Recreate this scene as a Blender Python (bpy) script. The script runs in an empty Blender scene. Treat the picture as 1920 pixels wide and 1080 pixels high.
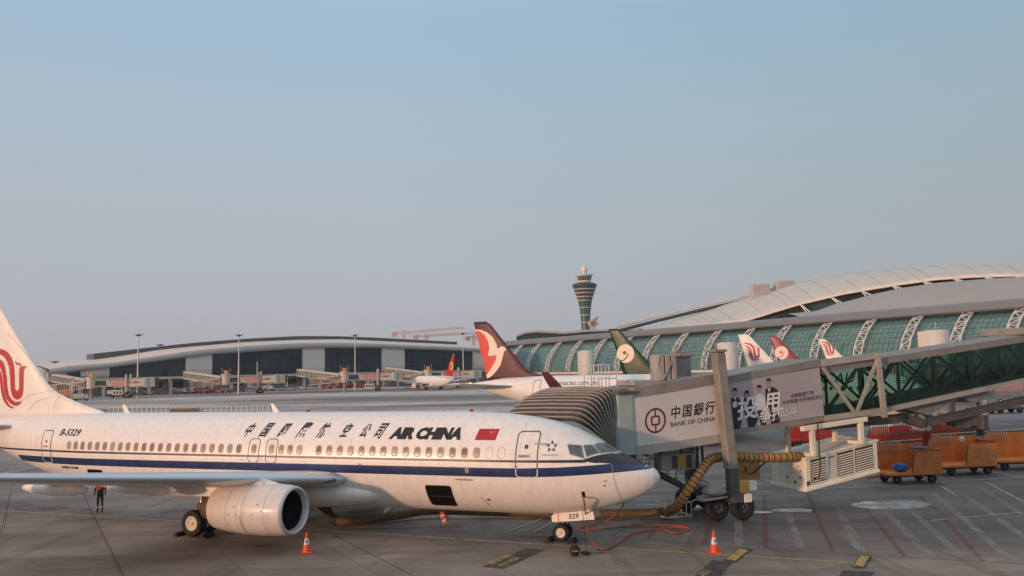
import bpy, bmesh, math, random
from mathutils import Vector, Matrix
random.seed(7)
R = math.radians
scene = bpy.context.scene
C = scene.collection
# ------------------------------------------------------------------ camera
F, PITCH, ROLL, H = 1550.1, .0978, .02207, 6.853
def ray(x, y):
    a = x-960; b = 540-y
    cr, sr = math.cos(ROLL), math.sin(ROLL)
    u = a*cr+b*sr; v = -a*sr+b*cr
    c, s = math.cos(PITCH), math.sin(PITCH)
    return Vector((u/F, c-(v/F)*s, s+(v/F)*c))
def W(x, y, Y):                       # world point seen at photo pixel x,y and distance Y
    d = ray(x, y); return Vector((d.x*Y/d.y, Y, H+d.z*Y/d.y))
def G(x, y, z=0):                     # point of the ground under a photo pixel
    d = ray(x, y); t = (z-H)/d.z; return Vector((d.x*t, d.y*t, z))
cam = bpy.data.cameras.new('camera'); camo = bpy.data.objects.new('camera', cam); C.objects.link(camo)
cam.sensor_width = 36; cam.lens = F/1920*36; cam.clip_end = 9000; cam.clip_start = .1
r0 = Vector((1, 0, 0)); u0 = Vector((0, -math.sin(PITCH), math.cos(PITCH))); f0 = Vector((0, math.cos(PITCH), math.sin(PITCH)))
ri = r0*math.cos(ROLL)-u0*math.sin(ROLL); up = r0*math.sin(ROLL)+u0*math.cos(ROLL)
camo.matrix_world = Matrix(((ri.x, up.x, -f0.x, 0), (ri.y, up.y, -f0.y, 0), (ri.z, up.z, -f0.z, H), (0, 0, 0, 1)))
scene.camera = camo
# ------------------------------------------------------------------ materials
def nt_of(m):
    m.use_nodes = True; nt = m.node_tree
    return nt, nt.nodes['Principled BSDF']
def M(name, col, rough=.5, metal=0., var=.12, scale=1.5, bump=0., stretch=(1, 1, 1), spec=None, coat=0):
    m = bpy.data.materials.new(name); nt, b = nt_of(m)
    b.inputs['Roughness'].default_value = rough; b.inputs['Metallic'].default_value = metal
    if spec is not None: b.inputs['Specular IOR Level'].default_value = spec
    if coat: b.inputs['Coat Weight'].default_value = coat; b.inputs['Coat Roughness'].default_value = .12
    tc = nt.nodes.new('ShaderNodeTexCoord'); mp = nt.nodes.new('ShaderNodeMapping'); mp.inputs['Scale'].default_value = stretch
    n = nt.nodes.new('ShaderNodeTexNoise'); n.inputs['Scale'].default_value = scale; n.inputs['Detail'].default_value = 6; n.inputs['Roughness'].default_value = .62
    nt.links.new(tc.outputs['Object'], mp.inputs[0]); nt.links.new(mp.outputs[0], n.inputs['Vector'])
    r = nt.nodes.new('ShaderNodeValToRGB'); e = r.color_ramp.elements
    lo = [c*(1-var) for c in col]; hi = [min(1, c*(1+var*.6)) for c in col]
    e[0].position = .32; e[1].position = .66; e[0].color = (*lo, 1); e[1].color = (*hi, 1)
    nt.links.new(n.outputs['Fac'], r.inputs[0]); nt.links.new(r.outputs[0], b.inputs['Base Color'])
    rr = nt.nodes.new('ShaderNodeMapRange'); rr.inputs[3].default_value = max(0, rough-.07); rr.inputs[4].default_value = min(1, rough+.1)
    nt.links.new(n.outputs['Fac'], rr.inputs[0]); nt.links.new(rr.outputs[0], b.inputs['Roughness'])
    if bump:
        bp = nt.nodes.new('ShaderNodeBump'); bp.inputs['Strength'].default_value = bump; bp.inputs['Distance'].default_value = .02
        nt.links.new(n.outputs['Fac'], bp.inputs['Height']); nt.links.new(bp.outputs[0], b.inputs['Normal'])
    return m
def white_skin(name, col, rough=.32):
    """aircraft paint: faint vertical streaks, panel joints and grime"""
    m = bpy.data.materials.new(name); nt, b = nt_of(m); L = nt.links.new; N = nt.nodes.new
    tc = N('ShaderNodeTexCoord'); sep = N('ShaderNodeSeparateXYZ'); L(tc.outputs['Object'], sep.inputs[0])
    mp = N('ShaderNodeMapping'); mp.inputs['Scale'].default_value = (2.6, 2.6, .35); L(tc.outputs['Object'], mp.inputs[0])
    n = N('ShaderNodeTexNoise'); n.inputs['Scale'].default_value = 2.2; n.inputs['Detail'].default_value = 5; L(mp.outputs[0], n.inputs['Vector'])
    r = N('ShaderNodeValToRGB'); e = r.color_ramp.elements; e[0].position = .33; e[1].position = .6
    e[0].color = (*[c*.93 for c in col], 1); e[1].color = (*col, 1); L(n.outputs['Fac'], r.inputs[0])
    # frame joints
    md = N('ShaderNodeMath'); md.operation = 'MODULO'; md.inputs[1].default_value = 2.54; ab = N('ShaderNodeMath'); ab.operation = 'ABSOLUTE'
    L(sep.outputs[0], ab.inputs[0]); L(ab.outputs[0], md.inputs[0])
    lt = N('ShaderNodeMath'); lt.operation = 'LESS_THAN'; lt.inputs[1].default_value = .02; L(md.outputs[0], lt.inputs[0])
    sc = N('ShaderNodeMath'); sc.operation = 'MULTIPLY'; sc.inputs[1].default_value = .3; L(lt.outputs[0], sc.inputs[0])
    mx = N('ShaderNodeMixRGB'); mx.inputs[2].default_value = (.22, .2, .19, 1); L(sc.outputs[0], mx.inputs[0]); L(r.outputs[0], mx.inputs[1])
    zz = N('ShaderNodeMath'); zz.operation = 'MODULO'; zz.inputs[1].default_value = .71; L(sep.outputs[2], zz.inputs[0]); zl = N('ShaderNodeMath'); zl.operation = 'LESS_THAN'; zl.inputs[1].default_value = .013; L(zz.outputs[0], zl.inputs[0])
    zs = N('ShaderNodeMath'); zs.operation = 'MULTIPLY'; zs.inputs[1].default_value = .22; L(zl.outputs[0], zs.inputs[0]); m2 = N('ShaderNodeMixRGB'); m2.inputs[2].default_value = (.25, .23, .22, 1); L(zs.outputs[0], m2.inputs[0]); L(mx.outputs[0], m2.inputs[1])
    m3p = N('ShaderNodeMapping'); m3p.inputs['Scale'].default_value = (1.1, 1.1, .12); L(tc.outputs['Object'], m3p.inputs[0]); n3 = N('ShaderNodeTexNoise'); n3.inputs['Scale'].default_value = 3.2; n3.inputs['Detail'].default_value = 7; L(m3p.outputs[0], n3.inputs['Vector'])
    g3 = N('ShaderNodeMapRange'); g3.inputs[1].default_value = .5; g3.inputs[2].default_value = .72; g3.inputs[4].default_value = .15; L(n3.outputs['Fac'], g3.inputs[0]); m3 = N('ShaderNodeMixRGB'); m3.inputs[2].default_value = (.36, .30, .26, 1); L(g3.outputs[0], m3.inputs[0]); L(m2.outputs[0], m3.inputs[1]); mx = m3
    L(mx.outputs[0], b.inputs['Base Color']); b.inputs['Roughness'].default_value = rough
    b.inputs['Coat Weight'].default_value = .25; b.inputs['Coat Roughness'].default_value = .2
    return m
def glass_see(name, tint, gloss=.12):
    m = bpy.data.materials.new(name); m.use_nodes = True; nt = m.node_tree; nt.nodes.clear(); L = nt.links.new; N = nt.nodes.new
    o = N('ShaderNodeOutputMaterial'); t = N('ShaderNodeBsdfTransparent'); t.inputs[0].default_value = (*tint, 1)
    g = N('ShaderNodeBsdfGlossy'); g.inputs['Roughness'].default_value = .06; g.inputs[0].default_value = (.75, .85, .85, 1)
    mx = N('ShaderNodeMixShader'); lw = N('ShaderNodeLayerWeight'); lw.inputs[0].default_value = .5; pw = N('ShaderNodeMath'); pw.operation = 'POWER'; pw.inputs[1].default_value = 4
    L(lw.outputs[1], pw.inputs[0]); fr = N('ShaderNodeMath'); fr.operation = 'MULTIPLY_ADD'; fr.inputs[1].default_value = .8; fr.inputs[2].default_value = .045; L(pw.outputs[0], fr.inputs[0])
    L(fr.outputs[0], mx.inputs[0]); L(t.outputs[0], mx.inputs[1]); L(g.outputs[0], mx.inputs[2]); L(mx.outputs[0], o.inputs[0])
    return m
def facade_glass(name, a, b2, scale=.12, rough=.12, stretch=(1, 1, 1)):
    m = M(name, a, rough, 0, 0, spec=.5); nt = m.node_tree
    r = [n for n in nt.nodes if n.type == 'VALTORGB'][0]; n = [n for n in nt.nodes if n.type == 'TEX_NOISE'][0]
    r.color_ramp.elements[0].color = (*a, 1); r.color_ramp.elements[1].color = (*b2, 1); n.inputs['Scale'].default_value = scale
    [q for q in nt.nodes if q.type == 'MAPPING'][0].inputs['Scale'].default_value = stretch
    return m
def worn(name, col, lo=.42, hi=.58, scale=1.6, most=.85, rough=.75):
    """paint film rubbed away in patches: the ground shows between"""
    m = M(name, col, rough, var=.25, scale=3); nt = m.node_tree; L = nt.links.new; N = nt.nodes.new; b = nt.nodes['Principled BSDF']
    tc = N('ShaderNodeTexCoord'); n = N('ShaderNodeTexNoise'); n.inputs['Scale'].default_value = scale; n.inputs['Detail'].default_value = 9; n.inputs['Roughness'].default_value = .7; L(tc.outputs['Object'], n.inputs['Vector'])
    mr = N('ShaderNodeMapRange'); mr.inputs[1].default_value = lo; mr.inputs[2].default_value = hi; mr.inputs[4].default_value = most; L(n.outputs['Fac'], mr.inputs[0]); L(mr.outputs[0], b.inputs['Alpha']); return m
def cell_glass(name, cols, du, dv, rough=.14):
    m = M(name, cols[0], rough, 0, 0); nt = m.node_tree; L = nt.links.new; N = nt.nodes.new; b = nt.nodes['Principled BSDF']
    tc = N('ShaderNodeTexCoord'); dvn = N('ShaderNodeVectorMath'); dvn.operation = 'DIVIDE'; dvn.inputs[1].default_value = (du, 1e5, dv); L(tc.outputs['Object'], dvn.inputs[0])
    fl = N('ShaderNodeVectorMath'); fl.operation = 'FLOOR'; L(dvn.outputs[0], fl.inputs[0]); wn = N('ShaderNodeTexWhiteNoise'); L(fl.outputs[0], wn.inputs[0])
    ns = N('ShaderNodeTexNoise'); ns.inputs['Scale'].default_value = .09; ns.inputs['Detail'].default_value = 4; L(tc.outputs['Object'], ns.inputs['Vector'])
    ad = N('ShaderNodeMath'); ad.operation = 'MULTIPLY_ADD'; ad.inputs[1].default_value = .35; L(wn.outputs[0], ad.inputs[0]); ad2 = N('ShaderNodeMapRange'); ad2.inputs[1].default_value = .3; ad2.inputs[2].default_value = .7; ad2.inputs[4].default_value = .65; L(ns.outputs['Fac'], ad2.inputs[0]); L(ad2.outputs[0], ad.inputs[2])
    r = N('ShaderNodeValToRGB'); e = r.color_ramp.elements
    while len(e) < len(cols): e.new(.5)
    for i, c in enumerate(cols): e[i].position = i/(len(cols)-1); e[i].color = (*c, 1)
    L(ad.outputs[0], r.inputs[0]); L(r.outputs[0], b.inputs['Base Color']); return m
MT = dict(
    white=white_skin('aircraft_white', (.82, .78, .74), .42),
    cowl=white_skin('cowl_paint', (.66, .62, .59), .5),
    white2=M('far_white', (.78, .76, .74), .4, var=.06, coat=.2),
    navy=M('navy_paint', (.010, .030, .115), .3, var=.3, coat=.3),
    stripe=M('dark_stripe', (.020, .026, .055), .35, var=.3),
    black=M('black_paint', (.013, .013, .017), .35),
    anti=M('anti_glare', (.018, .021, .032), .38, var=.25),
    red=M('logo_red', (.46, .018, .025), .4, var=.08), flagred=M('flag_red', (.42, .012, .03), .4),
    yellow=M('star_yellow', (.75, .50, .05), .5),
    winframe=M('window_frame', (.40, .34, .30), .45), winpane2=M('window_shade_pale', (.36, .28, .21), .3, var=.2, scale=3), winpane3=M('window_pane_dark', (.25, .19, .15), .15, var=.3, scale=3), winpane=M('window_pane', (.30, .23, .17), .22, var=.35, scale=3),
    cockpit=M('cockpit_glass', (.10, .13, .15), .07, var=.5, scale=2),
    outline=M('door_outline', (.10, .10, .11), .5), outl_w=M('door_outline_white', (.70, .68, .66), .5),
    seam=M('seam_grey', (.36, .33, .31), .5), darkhole=M('hold_dark', (.010, .008, .008), .9, spec=.05),
    metal=M('bare_metal', (.60, .65, .72), .34, .55, var=.04, scale=.4), lip=M('lip_metal', (.55, .55, .56), .42, .35, var=.08),
    wing=M('wing_grey', (.42, .43, .45), .38, var=.15, coat=.2), brown=M('hot_metal', (.20, .115, .075), .45, .5, var=.3),
    fan=M('fan_dark', (.018, .018, .022), .5, .3), tyre=M('tyre', (.018, .018, .018), .8, var=.3, scale=6, bump=.2),
    rim=M('rim_cream', (.62, .56, .47), .4), steel=M('steel', (.42, .42, .43), .35, .7),
    grey=M('bridge_grey', (.38, .34, .30), .5, var=.18, scale=.8), greyd=M('dark_grey', (.075, .075, .078), .6, var=.3),
    greyl=M('bridge_panel', (.60, .56, .52), .42, var=.1, scale=.7), teal=M('cab_teal', (.30, .365, .35), .45, var=.1),
    frame=M('frame_brown', (.24, .22, .20), .55, var=.2), beamb=M('beam_brown', (.10, .082, .072), .6, var=.2),
    cream=M('unit_cream', (.80, .74, .61), .45, var=.14, scale=2), louvre=M('louvre', (.05, .047, .04), .6),
    bell=M('bellows_fabric', (.085, .078, .074), .75, var=.3, scale=4), rib=M('bellows_rib', (.28, .255, .235), .5, var=.15),
    hose=M('yellow_hose', (.50, .25, .07), .6, var=.25, scale=5, bump=.3), duct=M('brown_duct', (.16, .105, .05), .65, var=.3, scale=3),
    hoseband=M('hose_band', (.055, .04, .03), .7), cable=M('red_cable', (.38, .075, .045), .5),
    orange=M('cone_orange', (.72, .075, .02), .5, var=.12), paint=worn('white_marking', (.60, .57, .53), .28, .5),
    ypaint=worn('yellow_marking', (.50, .32, .09), .22, .5, 2.5, .95), rpaint=worn('red_marking', (.24, .07, .075), .34, .62, 1.6, .7),
    fpaint=worn('faded_marking', (.40, .38, .35), .33, .66, .9, .62), dpaint=worn('dark_marking', (.045, .042, .042), .3, .6, 2.5, .85), soft=worn('dark_film', (.04, .035, .033), .45, .65, .7, .6, .5),
    cart=M('cart_orange', (.68, .22, .05), .5, var=.2, scale=2), cartred=M('cart_red', (.34, .035, .022), .55, var=.25, scale=3),
    blue=M('blue_bag', (.03, .14, .45), .5, var=.3, scale=8), rail=M('white_rail', (.6, .6, .58), .5),
    maroon=M('maroon_paint', (.085, .020, .038), .42, var=.2, spec=.3), maroonred=M('scarlet_paint', (.62, .03, .025), .42),
    birdcream=M('bird_cream', (.80, .68, .56), .5), green=M('green_paint', (.010, .052, .032), .30, var=.2, spec=.22),
    magenta=M('magenta_paint', (.24, .014, .045), .3, coat=.4), redtail=M('red_tail', (.50, .014, .035), .35),
    tblock=M('panel_cladding', (.74, .66, .61), .5, var=.06, scale=.2), tgrey=M('gutter_grey', (.46, .44, .43), .5, var=.08, scale=.2),
    tpink=M('roof_metal', (.76, .59, .50), .45, var=.06, scale=.2), tdark=M('skylight_dark', (.10, .105, .11), .5, var=.2, scale=.3),
    twall=M('lower_wall', (.30, .29, .28), .6, var=.2, scale=.3), tshade=M('under_dark', (.03, .032, .036), .7),
    tglass=cell_glass('dark_glass', [(.008, .018, .026), (.014, .040, .054), (.032, .078, .094)], 3.0, 3.4, .1),
    cglass=cell_glass('green_glass', [(.05, .105, .095), (.11, .23, .20), (.09, .17, .20), (.20, .37, .32)], 2.1, 1.35),  # sky reflections mixed into the pane colours
    mull=M('mullion', (.055, .12, .11), .5), truss=M('truss_white', (.62, .60, .56), .5, var=.08),
    croof=M('concourse_roof', (.175, .185, .20), .5, var=.08, scale=.1), membrane=M('membrane', (.55, .525, .475), .55, var=.07, scale=.08),
    hallgrey=M('hall_roof_grey', (.34, .32, .295), .55, var=.06, scale=.05), hallglass=facade_glass('hall_glass', (.01, .018, .024), (.03, .045, .055), .1),
    towerg=facade_glass('tower_green', (.02, .07, .06), (.035, .11, .09), .08, .3), towerd=M('tower_dark', (.035, .06, .062), .35),
    cranem=M('crane_red', (.52, .30, .22), .6), puddle=worn('puddle_film', (.60, .66, .66), .30, .55, .9, .85, .2),
    skin=M('skin', (.40, .23, .16), .6), cloth=M('black_cloth', (.012, .012, .014), .8), vest=M('red_vest', (.60, .05, .03), .7),
    hair=M('hair', (.01, .009, .008), .7), adbg=M('ad_mauve', (.40, .35, .37), .4, var=.12, scale=.4), adtxt=M('ad_text', (.13, .10, .12), .5),
    bank=M('bank_maroon', (.15, .014, .03), .45), wtext=M('white_text', (.75, .72, .70), .5), shirt=M('white_shirt', (.6, .6, .62), .6),
    suit=M('suit_black', (.02, .02, .026), .6), bus=M('bus_green', (.04, .12, .09), .35), glassd=M('vehicle_glass', (.02, .025, .03), .15),
    orangebox=M('amber_box', (.55, .28, .04), .5), tgreen=M('link_green', (.16, .24, .21), .4),
    tunglass=glass_see('tunnel_glass', (.38, .55, .48)), whitecar=M('car_white', (.65, .65, .64), .35, coat=.4),
    pinkad=M('ad_pink', (.50, .27, .27), .5, var=.3, scale=1.5), farpanel=M('far_bridge_panel', (.58, .48, .42), .5, var=.1),
    joint=worn('joint_dark', (.03, .026, .024), .25, .5, 1.5, .9))
# ------------------------------------------------------------------ mesh builder
class MB:
    def __init__(s): s.v = []; s.f = []; s.mi = []; s.sm = []
    def add(s, vs, fs, mi=0, smooth=False):
        o = len(s.v); s.v += [tuple(v) for v in vs]
        for f in fs: s.f.append(tuple(i+o for i in f)); s.mi.append(mi); s.sm.append(smooth)
        return s
    def box(s, a, b, mi=0, tw=None):
        x0, y0, z0 = a; x1, y1, z1 = b
        vs = [(x0, y0, z0), (x1, y0, z0), (x1, y1, z0), (x0, y1, z0), (x0, y0, z1), (x1, y0, z1), (x1, y1, z1), (x0, y1, z1)]
        if tw: vs = [tw(*v) for v in vs]
        return s.add(vs, [(0, 3, 2, 1), (4, 5, 6, 7), (0, 1, 5, 4), (1, 2, 6, 5), (2, 3, 7, 6), (3, 0, 4, 7)], mi)
    def bbox(s, a, b, e=.03, mi=0, tw=None):
        """box with chamfered vertical and horizontal edges"""
        x0, y0, z0 = a; x1, y1, z1 = b; rings = []
        for z, k in ((z0, e), (z0+e, 0), (z1-e, 0), (z1, e)):
            X0, X1, Y0, Y1 = x0+k, x1-k, y0+k, y1-k
            rings.append([(X0+e, Y0, z), (X1-e, Y0, z), (X1, Y0+e, z), (X1, Y1-e, z), (X1-e, Y1, z), (X0+e, Y1, z), (X0, Y1-e, z), (X0, Y0+e, z)])
        if tw: rings = [[tw(*v) for v in r_] for r_ in rings]
        return s.loft(rings, cap=True, mi=mi)
    def loft(s, rings, closed=True, cap=False, mi=0, smooth=False):
        n = len(rings[0]); vs = [v for r_ in rings for v in r_]; fs = []
        for i in range(len(rings)-1):
            for j in range(n if closed else n-1):
                k = (j+1) % n; fs.append((i*n+j, i*n+k, (i+1)*n+k, (i+1)*n+j))
        s.add(vs, fs, mi, smooth)
        if cap: s.add(rings[0], [tuple(range(n))[::-1]], mi); s.add(rings[-1], [tuple(range(n))], mi)
        return s
    def tube(s, pts, r, n=8, mi=0, cap=True, smooth=True):
        pts = [Vector(p) for p in pts]; rings = []; pu = None
        for i, p in enumerate(pts):
            d = (pts[min(i+1, len(pts)-1)]-pts[max(i-1, 0)]).normalized()
            if pu is None:
                pu = Vector((0, 0, 1)) if abs(d.z) < .9 else Vector((1, 0, 0))
            a = d.cross(pu).normalized(); b = a.cross(d).normalized(); pu = b
            rr = r[i] if isinstance(r, (list, tuple)) else r
            rings.append([p+(a*math.cos(2*math.pi*k/n)+b*math.sin(2*math.pi*k/n))*rr for k in range(n)])
        return s.loft(rings, cap=cap, mi=mi, smooth=smooth)
    def bar(s, p, q, w, h=None, mi=0):
        h = h or w; p = Vector(p); q = Vector(q); d = (q-p).normalized()
        u_ = Vector((0, 0, 1)) if abs(d.z) < .95 else Vector((1, 0, 0))
        a = d.cross(u_).normalized()*w/2; b = a.cross(d).normalized()*h/2
        return s.loft([[c+a+b, c-a+b, c-a-b, c+a-b] for c in (p, q)], cap=True, mi=mi)
    def lathe(s, prof, o=(0, 0, 0), axis='z', n=24, mi=0, cap=False, smooth=True, sq=1):
        rings = []
        for r_, t in prof:
            ring = []
            for k in range(n):
                a = 2*math.pi*k/n; c, d = r_*math.cos(a), r_*math.sin(a)
                if d < 0: d *= sq
                if axis == 'z': p = (c, d, t)
                elif axis == 'x': p = (t, c, d)
                else: p = (c, t, d)
                ring.append((p[0]+o[0], p[1]+o[1], p[2]+o[2]))
            rings.append(ring)
        return s.loft(rings, cap=cap, mi=mi, smooth=smooth)
    def prism(s, poly, fn, mi=0):
        """poly: 2d outline; fn(u, v, side) -> 3d, side 0 or 1"""
        n = len(poly); a = [fn(u, v, 0) for u, v in poly]; b = [fn(u, v, 1) for u, v in poly]
        s.add(a+b, [tuple(range(n))[::-1], tuple(range(n, 2*n))]+[(i, (i+1) % n, n+(i+1) % n, n+i) for i in range(n)], mi)
        return s
    def build(s, name, mat, parent=None, loc=None):
        me = bpy.data.meshes.new(name); me.from_pydata(s.v, [], s.f)
        for m in (mat if isinstance(mat, (list, tuple)) else [mat]): me.materials.append(m)
        me.polygons.foreach_set('material_index', s.mi); me.polygons.foreach_set('use_smooth', s.sm)
        bm = bmesh.new(); bm.from_mesh(me); bmesh.ops.remove_doubles(bm, verts=bm.verts, dist=.0004); bmesh.ops.recalc_face_normals(bm, faces=bm.faces)
        bm.to_mesh(me); bm.free(); me.update()
        o = bpy.data.objects.new(name, me); C.objects.link(o)
        if parent: o.parent = parent
        if loc: o.location = loc
        return o
def tag(o, label=None, cat=None, group=None, kind=None):
    if label: o['label'] = label
    if cat: o['category'] = cat
    if group: o['group'] = group
    if kind: o['kind'] = kind
    return o
def thing(name, label, cat, loc=(0, 0, 0), rz=0, group=None):
    o = bpy.data.objects.new(name, None); C.objects.link(o); o.location = loc; o.rotation_euler = (0, 0, rz)
    o.empty_display_size = .3; return tag(o, label, cat, group)
def copy_tree(o, parent=None, mem=None):
    top = mem is None
    if top: mem = [c for c in C.objects]
    c = o.copy(); C.objects.link(c); c.parent = parent
    for ch in [x for x in mem if x.parent == o]: copy_tree(ch, c, mem)
    return c
def interp(tab, s):
    if s <= tab[0][0]: return tab[0][1]
    for (a, b), (c, d) in zip(tab, tab[1:]):
        if s <= c: return b+(d-b)*(s-a)/(c-a)
    return tab[-1][1]
# --------------------------------------------------------- flat figures (2d) conformed to a surface
def fig_polys(polys):
    bm = bmesh.new()
    for p in polys:
        vs = [bm.verts.new((x, y, 0)) for x, y in p]; f = bm.faces.new(vs)
    bmesh.ops.triangulate(bm, faces=bm.faces[:]); return bm
def fig_text(body, size, shear=0, bold=0, width=1.0, align='LEFT', sp=1.0):
    cu = bpy.data.curves.new('t', 'FONT'); cu.body = body; cu.size = size; cu.shear = 0; cu.offset = bold; cu.resolution_u = 2
    cu.align_x = align; cu.space_character = sp
    o = bpy.data.objects.new('t', cu); C.objects.link(o); bpy.context.view_layer.update()
    me = bpy.data.meshes.new_from_object(o.evaluated_get(bpy.context.evaluated_depsgraph_get()))
    bm = bmesh.new(); bm.from_mesh(me)
    for v in bm.verts: v.co.x = (v.co.x*width)+v.co.y*shear
    bpy.data.objects.remove(o); bpy.data.curves.remove(cu); bpy.data.meshes.remove(me); return bm
def conform(bm, name, mat, fn, parent, du=.25, dv=.12, ox=0, oy=0):
    if ox or oy:
        for v in bm.verts: v.co.x += ox; v.co.y += oy
    if bm.verts:
        xs = [v.co.x for v in bm.verts]; ys = [v.co.y for v in bm.verts]
        for lo, hi, st, nrm in ((min(xs), max(xs), du, (1, 0, 0)), (min(ys), max(ys), dv, (0, 1, 0))):
            if not st: continue
            t = math.floor(lo/st)*st+st
            while t < hi:
                bmesh.ops.bisect_plane(bm, geom=bm.verts[:]+bm.edges[:]+bm.faces[:], plane_co=(nrm[0]*t, nrm[1]*t, 0), plane_no=nrm); t += st
    for v in bm.verts: v.co = Vector(fn(v.co.x, v.co.y))
    me = bpy.data.meshes.new(name); bm.to_mesh(me); bm.free(); me.materials.append(mat)
    o = bpy.data.objects.new(name, me); C.objects.link(o); o.parent = parent; return o
def rrect(cx, cy, w, h, r, n=5):
    out = []
    for sx, sy, a0 in ((1, 1, 0), (-1, 1, 90), (-1, -1, 180), (1, -1, 270)):
        for k in range(n+1):
            a = R(a0+90*k/n); out.append((cx+sx*(w/2-r)+r*math.cos(a), cy+sy*(h/2-r)+r*math.sin(a)))
    return out
def stroke_fig(loop, wd, closed=True):
    n = len(loop); cx = sum(p[0] for p in loop)/n; cy = sum(p[1] for p in loop)/n; bm = bmesh.new(); qs = []
    P = [Vector(p) for p in loop]
    for i in range(n):
        a = P[(i-1) % n] if closed or i else P[0]; b = P[(i+1) % n] if closed or i < n-1 else P[-1]
        t = (b-a).normalized(); nn = Vector((-t.y, t.x)); qs.append((bm.verts.new((*(P[i]+nn*wd/2), 0)), bm.verts.new((*(P[i]-nn*wd/2), 0))))
    for i in range(n if closed else n-1):
        a = qs[i]; b = qs[(i+1) % n]; bm.faces.new((a[0], b[0], b[1], a[1]))
    return bm
# the phoenix emblem, traced in crop units
PH = [[(-110, 440), (-60, 436), (0, 443), (35, 452), (70, 475), (100, 520), (118, 570), (128, 630), (132, 790), (140, 808), (152, 812), (163, 800), (168, 780), (170, 620), (178, 598), (205, 592), (243, 597), (215, 608), (207, 640), (205, 790), (198, 840), (180, 870), (150, 888), (120, 878), (100, 845), (92, 800), (90, 700), (82, 610), (60, 550), (30, 508), (0, 492), (-50, 470)],
      [(-95, 505), (-40, 515), (0, 535), (25, 560), (45, 610), (58, 700), (62, 780), (75, 850), (100, 890), (130, 908), (160, 905), (188, 895), (178, 918), (150, 940), (115, 940), (80, 920), (50, 880), (35, 830), (28, 760), (20, 670), (8, 625), (-10, 590), (-45, 545)],
      [(-80, 570), (-40, 590), (0, 640), (12, 675), (20, 740), (30, 830), (48, 890), (75, 935), (122, 965), (85, 962), (50, 940), (20, 890), (5, 830), (0, 790), (-8, 700), (-30, 630)],
      [(130, 548), (150, 565), (178, 572), (188, 592), (165, 588), (140, 578)]]
def ph_map(u, v):
    px, py = u/4.695, 560+v/4.695
    return 36.02-.0415*px-.0015*(py-655), 8.55-.0289*(py-655)-.0035*px*.3
# ------------------------------------------------------------------ airliners
T737 = dict(L=38, top=[(0, 2.63), (.12, 2.83), (.25, 2.94), (.87, 3.2), (1.3, 3.38), (1.6, 3.54), (2.02, 3.80), (2.49, 4.06), (3.32, 4.48), (4.21, 4.75), (5.13, 4.92), (6.3, 5.05), (8, 5.12), (30, 5.10), (34, 5.0), (37, 4.75), (38, 4.6)],
    bot=[(0, 2.57), (.1, 2.34), (.22, 2.18), (.5, 1.98), (.81, 1.83), (1.45, 1.58), (2.2, 1.37), (2.98, 1.2), (4.09, 1.07), (5.23, 1.02), (24, 1.03), (26, 1.13), (28, 1.36), (30.6, 1.78), (32, 2.03), (33.5, 2.46), (36, 3.27), (38, 3.95)],
    hw=[(0, .03), (.1, .3), (.22, .44), (.6, .72), (1, .92), (1.5, 1.12), (2, 1.28), (3, 1.53), (4, 1.7), (5, 1.8), (6, 1.86), (7, 1.88), (24, 1.88), (28, 1.74), (31, 1.42), (34, .95), (36, .6), (38, .22)],
    zc=[(0, 2.6), (1, 2.75), (2, 2.88), (3, 2.98), (5, 3.1), (7, 3.15), (24, 3.15), (30, 3.45), (34, 3.8), (38, 4.3)],
    fin=[(4.8, 28.0, 36.9), (5.14, 28.5, 37.0), (5.5, 29.9, 37.1), (5.9, 31.14, 37.2), (6.2, 31.9, 37.3), (6.55, 32.43, 37.4), (7.18, 33.05, 37.55), (9.5, 35.1, 38.2), (11, 36.4, 38.7), (12.1, 37.35, 39.15), (12.45, 37.75, 39.2)],
    stab=(34.0, 37.6, 38.0, 39.4, 7.1, 4.35, 5.2), wing=[(1.2, 12.6, 20.7, 2.32), (1.9, 13.0, 20.75, 2.4), (5.8, 15.14, 20.9, 2.86), (17.1, 21.35, 23.0, 4.2)],
    eng=(4.83, 13.25, 1.56, .97), mg=(19.6, 2.86, .56), ng=(4.0, .2, .345))
TA32 = dict(L=44.3, top=[(0, 3.75), (.2, 4.1), (.5, 4.4), (1.2, 4.85), (2, 5.3), (2.7, 5.65), (4, 5.95), (6, 6.1), (36, 6.1), (40, 5.98), (44.3, 5.4)],
    bot=[(0, 3.65), (.2, 3.3), (.5, 3.0), (1.5, 2.5), (3, 2.12), (6, 1.95), (30, 1.95), (32, 2.1), (34, 2.45), (38, 3.4), (42, 4.5), (44.3, 5.15)],
    hw=[(0, .05), (.2, .45), (.5, .75), (1.5, 1.3), (3, 1.75), (6, 1.98), (32, 1.98), (36, 1.6), (40, 1.0), (44.3, .15)],
    zc=[(0, 3.7), (2, 3.9), (5, 4.05), (32, 4.05), (40, 5.0), (44.3, 5.27)],
    fin=[(5.6, 35.2, 42.1), (6.14, 35.86, 42.2), (6.5, 37.1, 42.3), (6.94, 37.72, 42.4), (9.3, 39.7, 43.0), (11.6, 41.6, 43.6), (11.96, 42.2, 43.7)],
    stab=(38.3, 42.4, 41.8, 43.6, 6.2, 5.0, 5.55), wing=[(1.3, 15.5, 23.8, 2.5), (2.0, 16, 23.9, 2.6), (6.4, 18.6, 24.2, 3.1), (16.8, 24.9, 26.6, 4.5)],
    eng=(5.75, 16.0, 1.75, 1.05), mg=(22.2, 3.8, .58), ng=(5.1, .25, .38))
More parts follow.
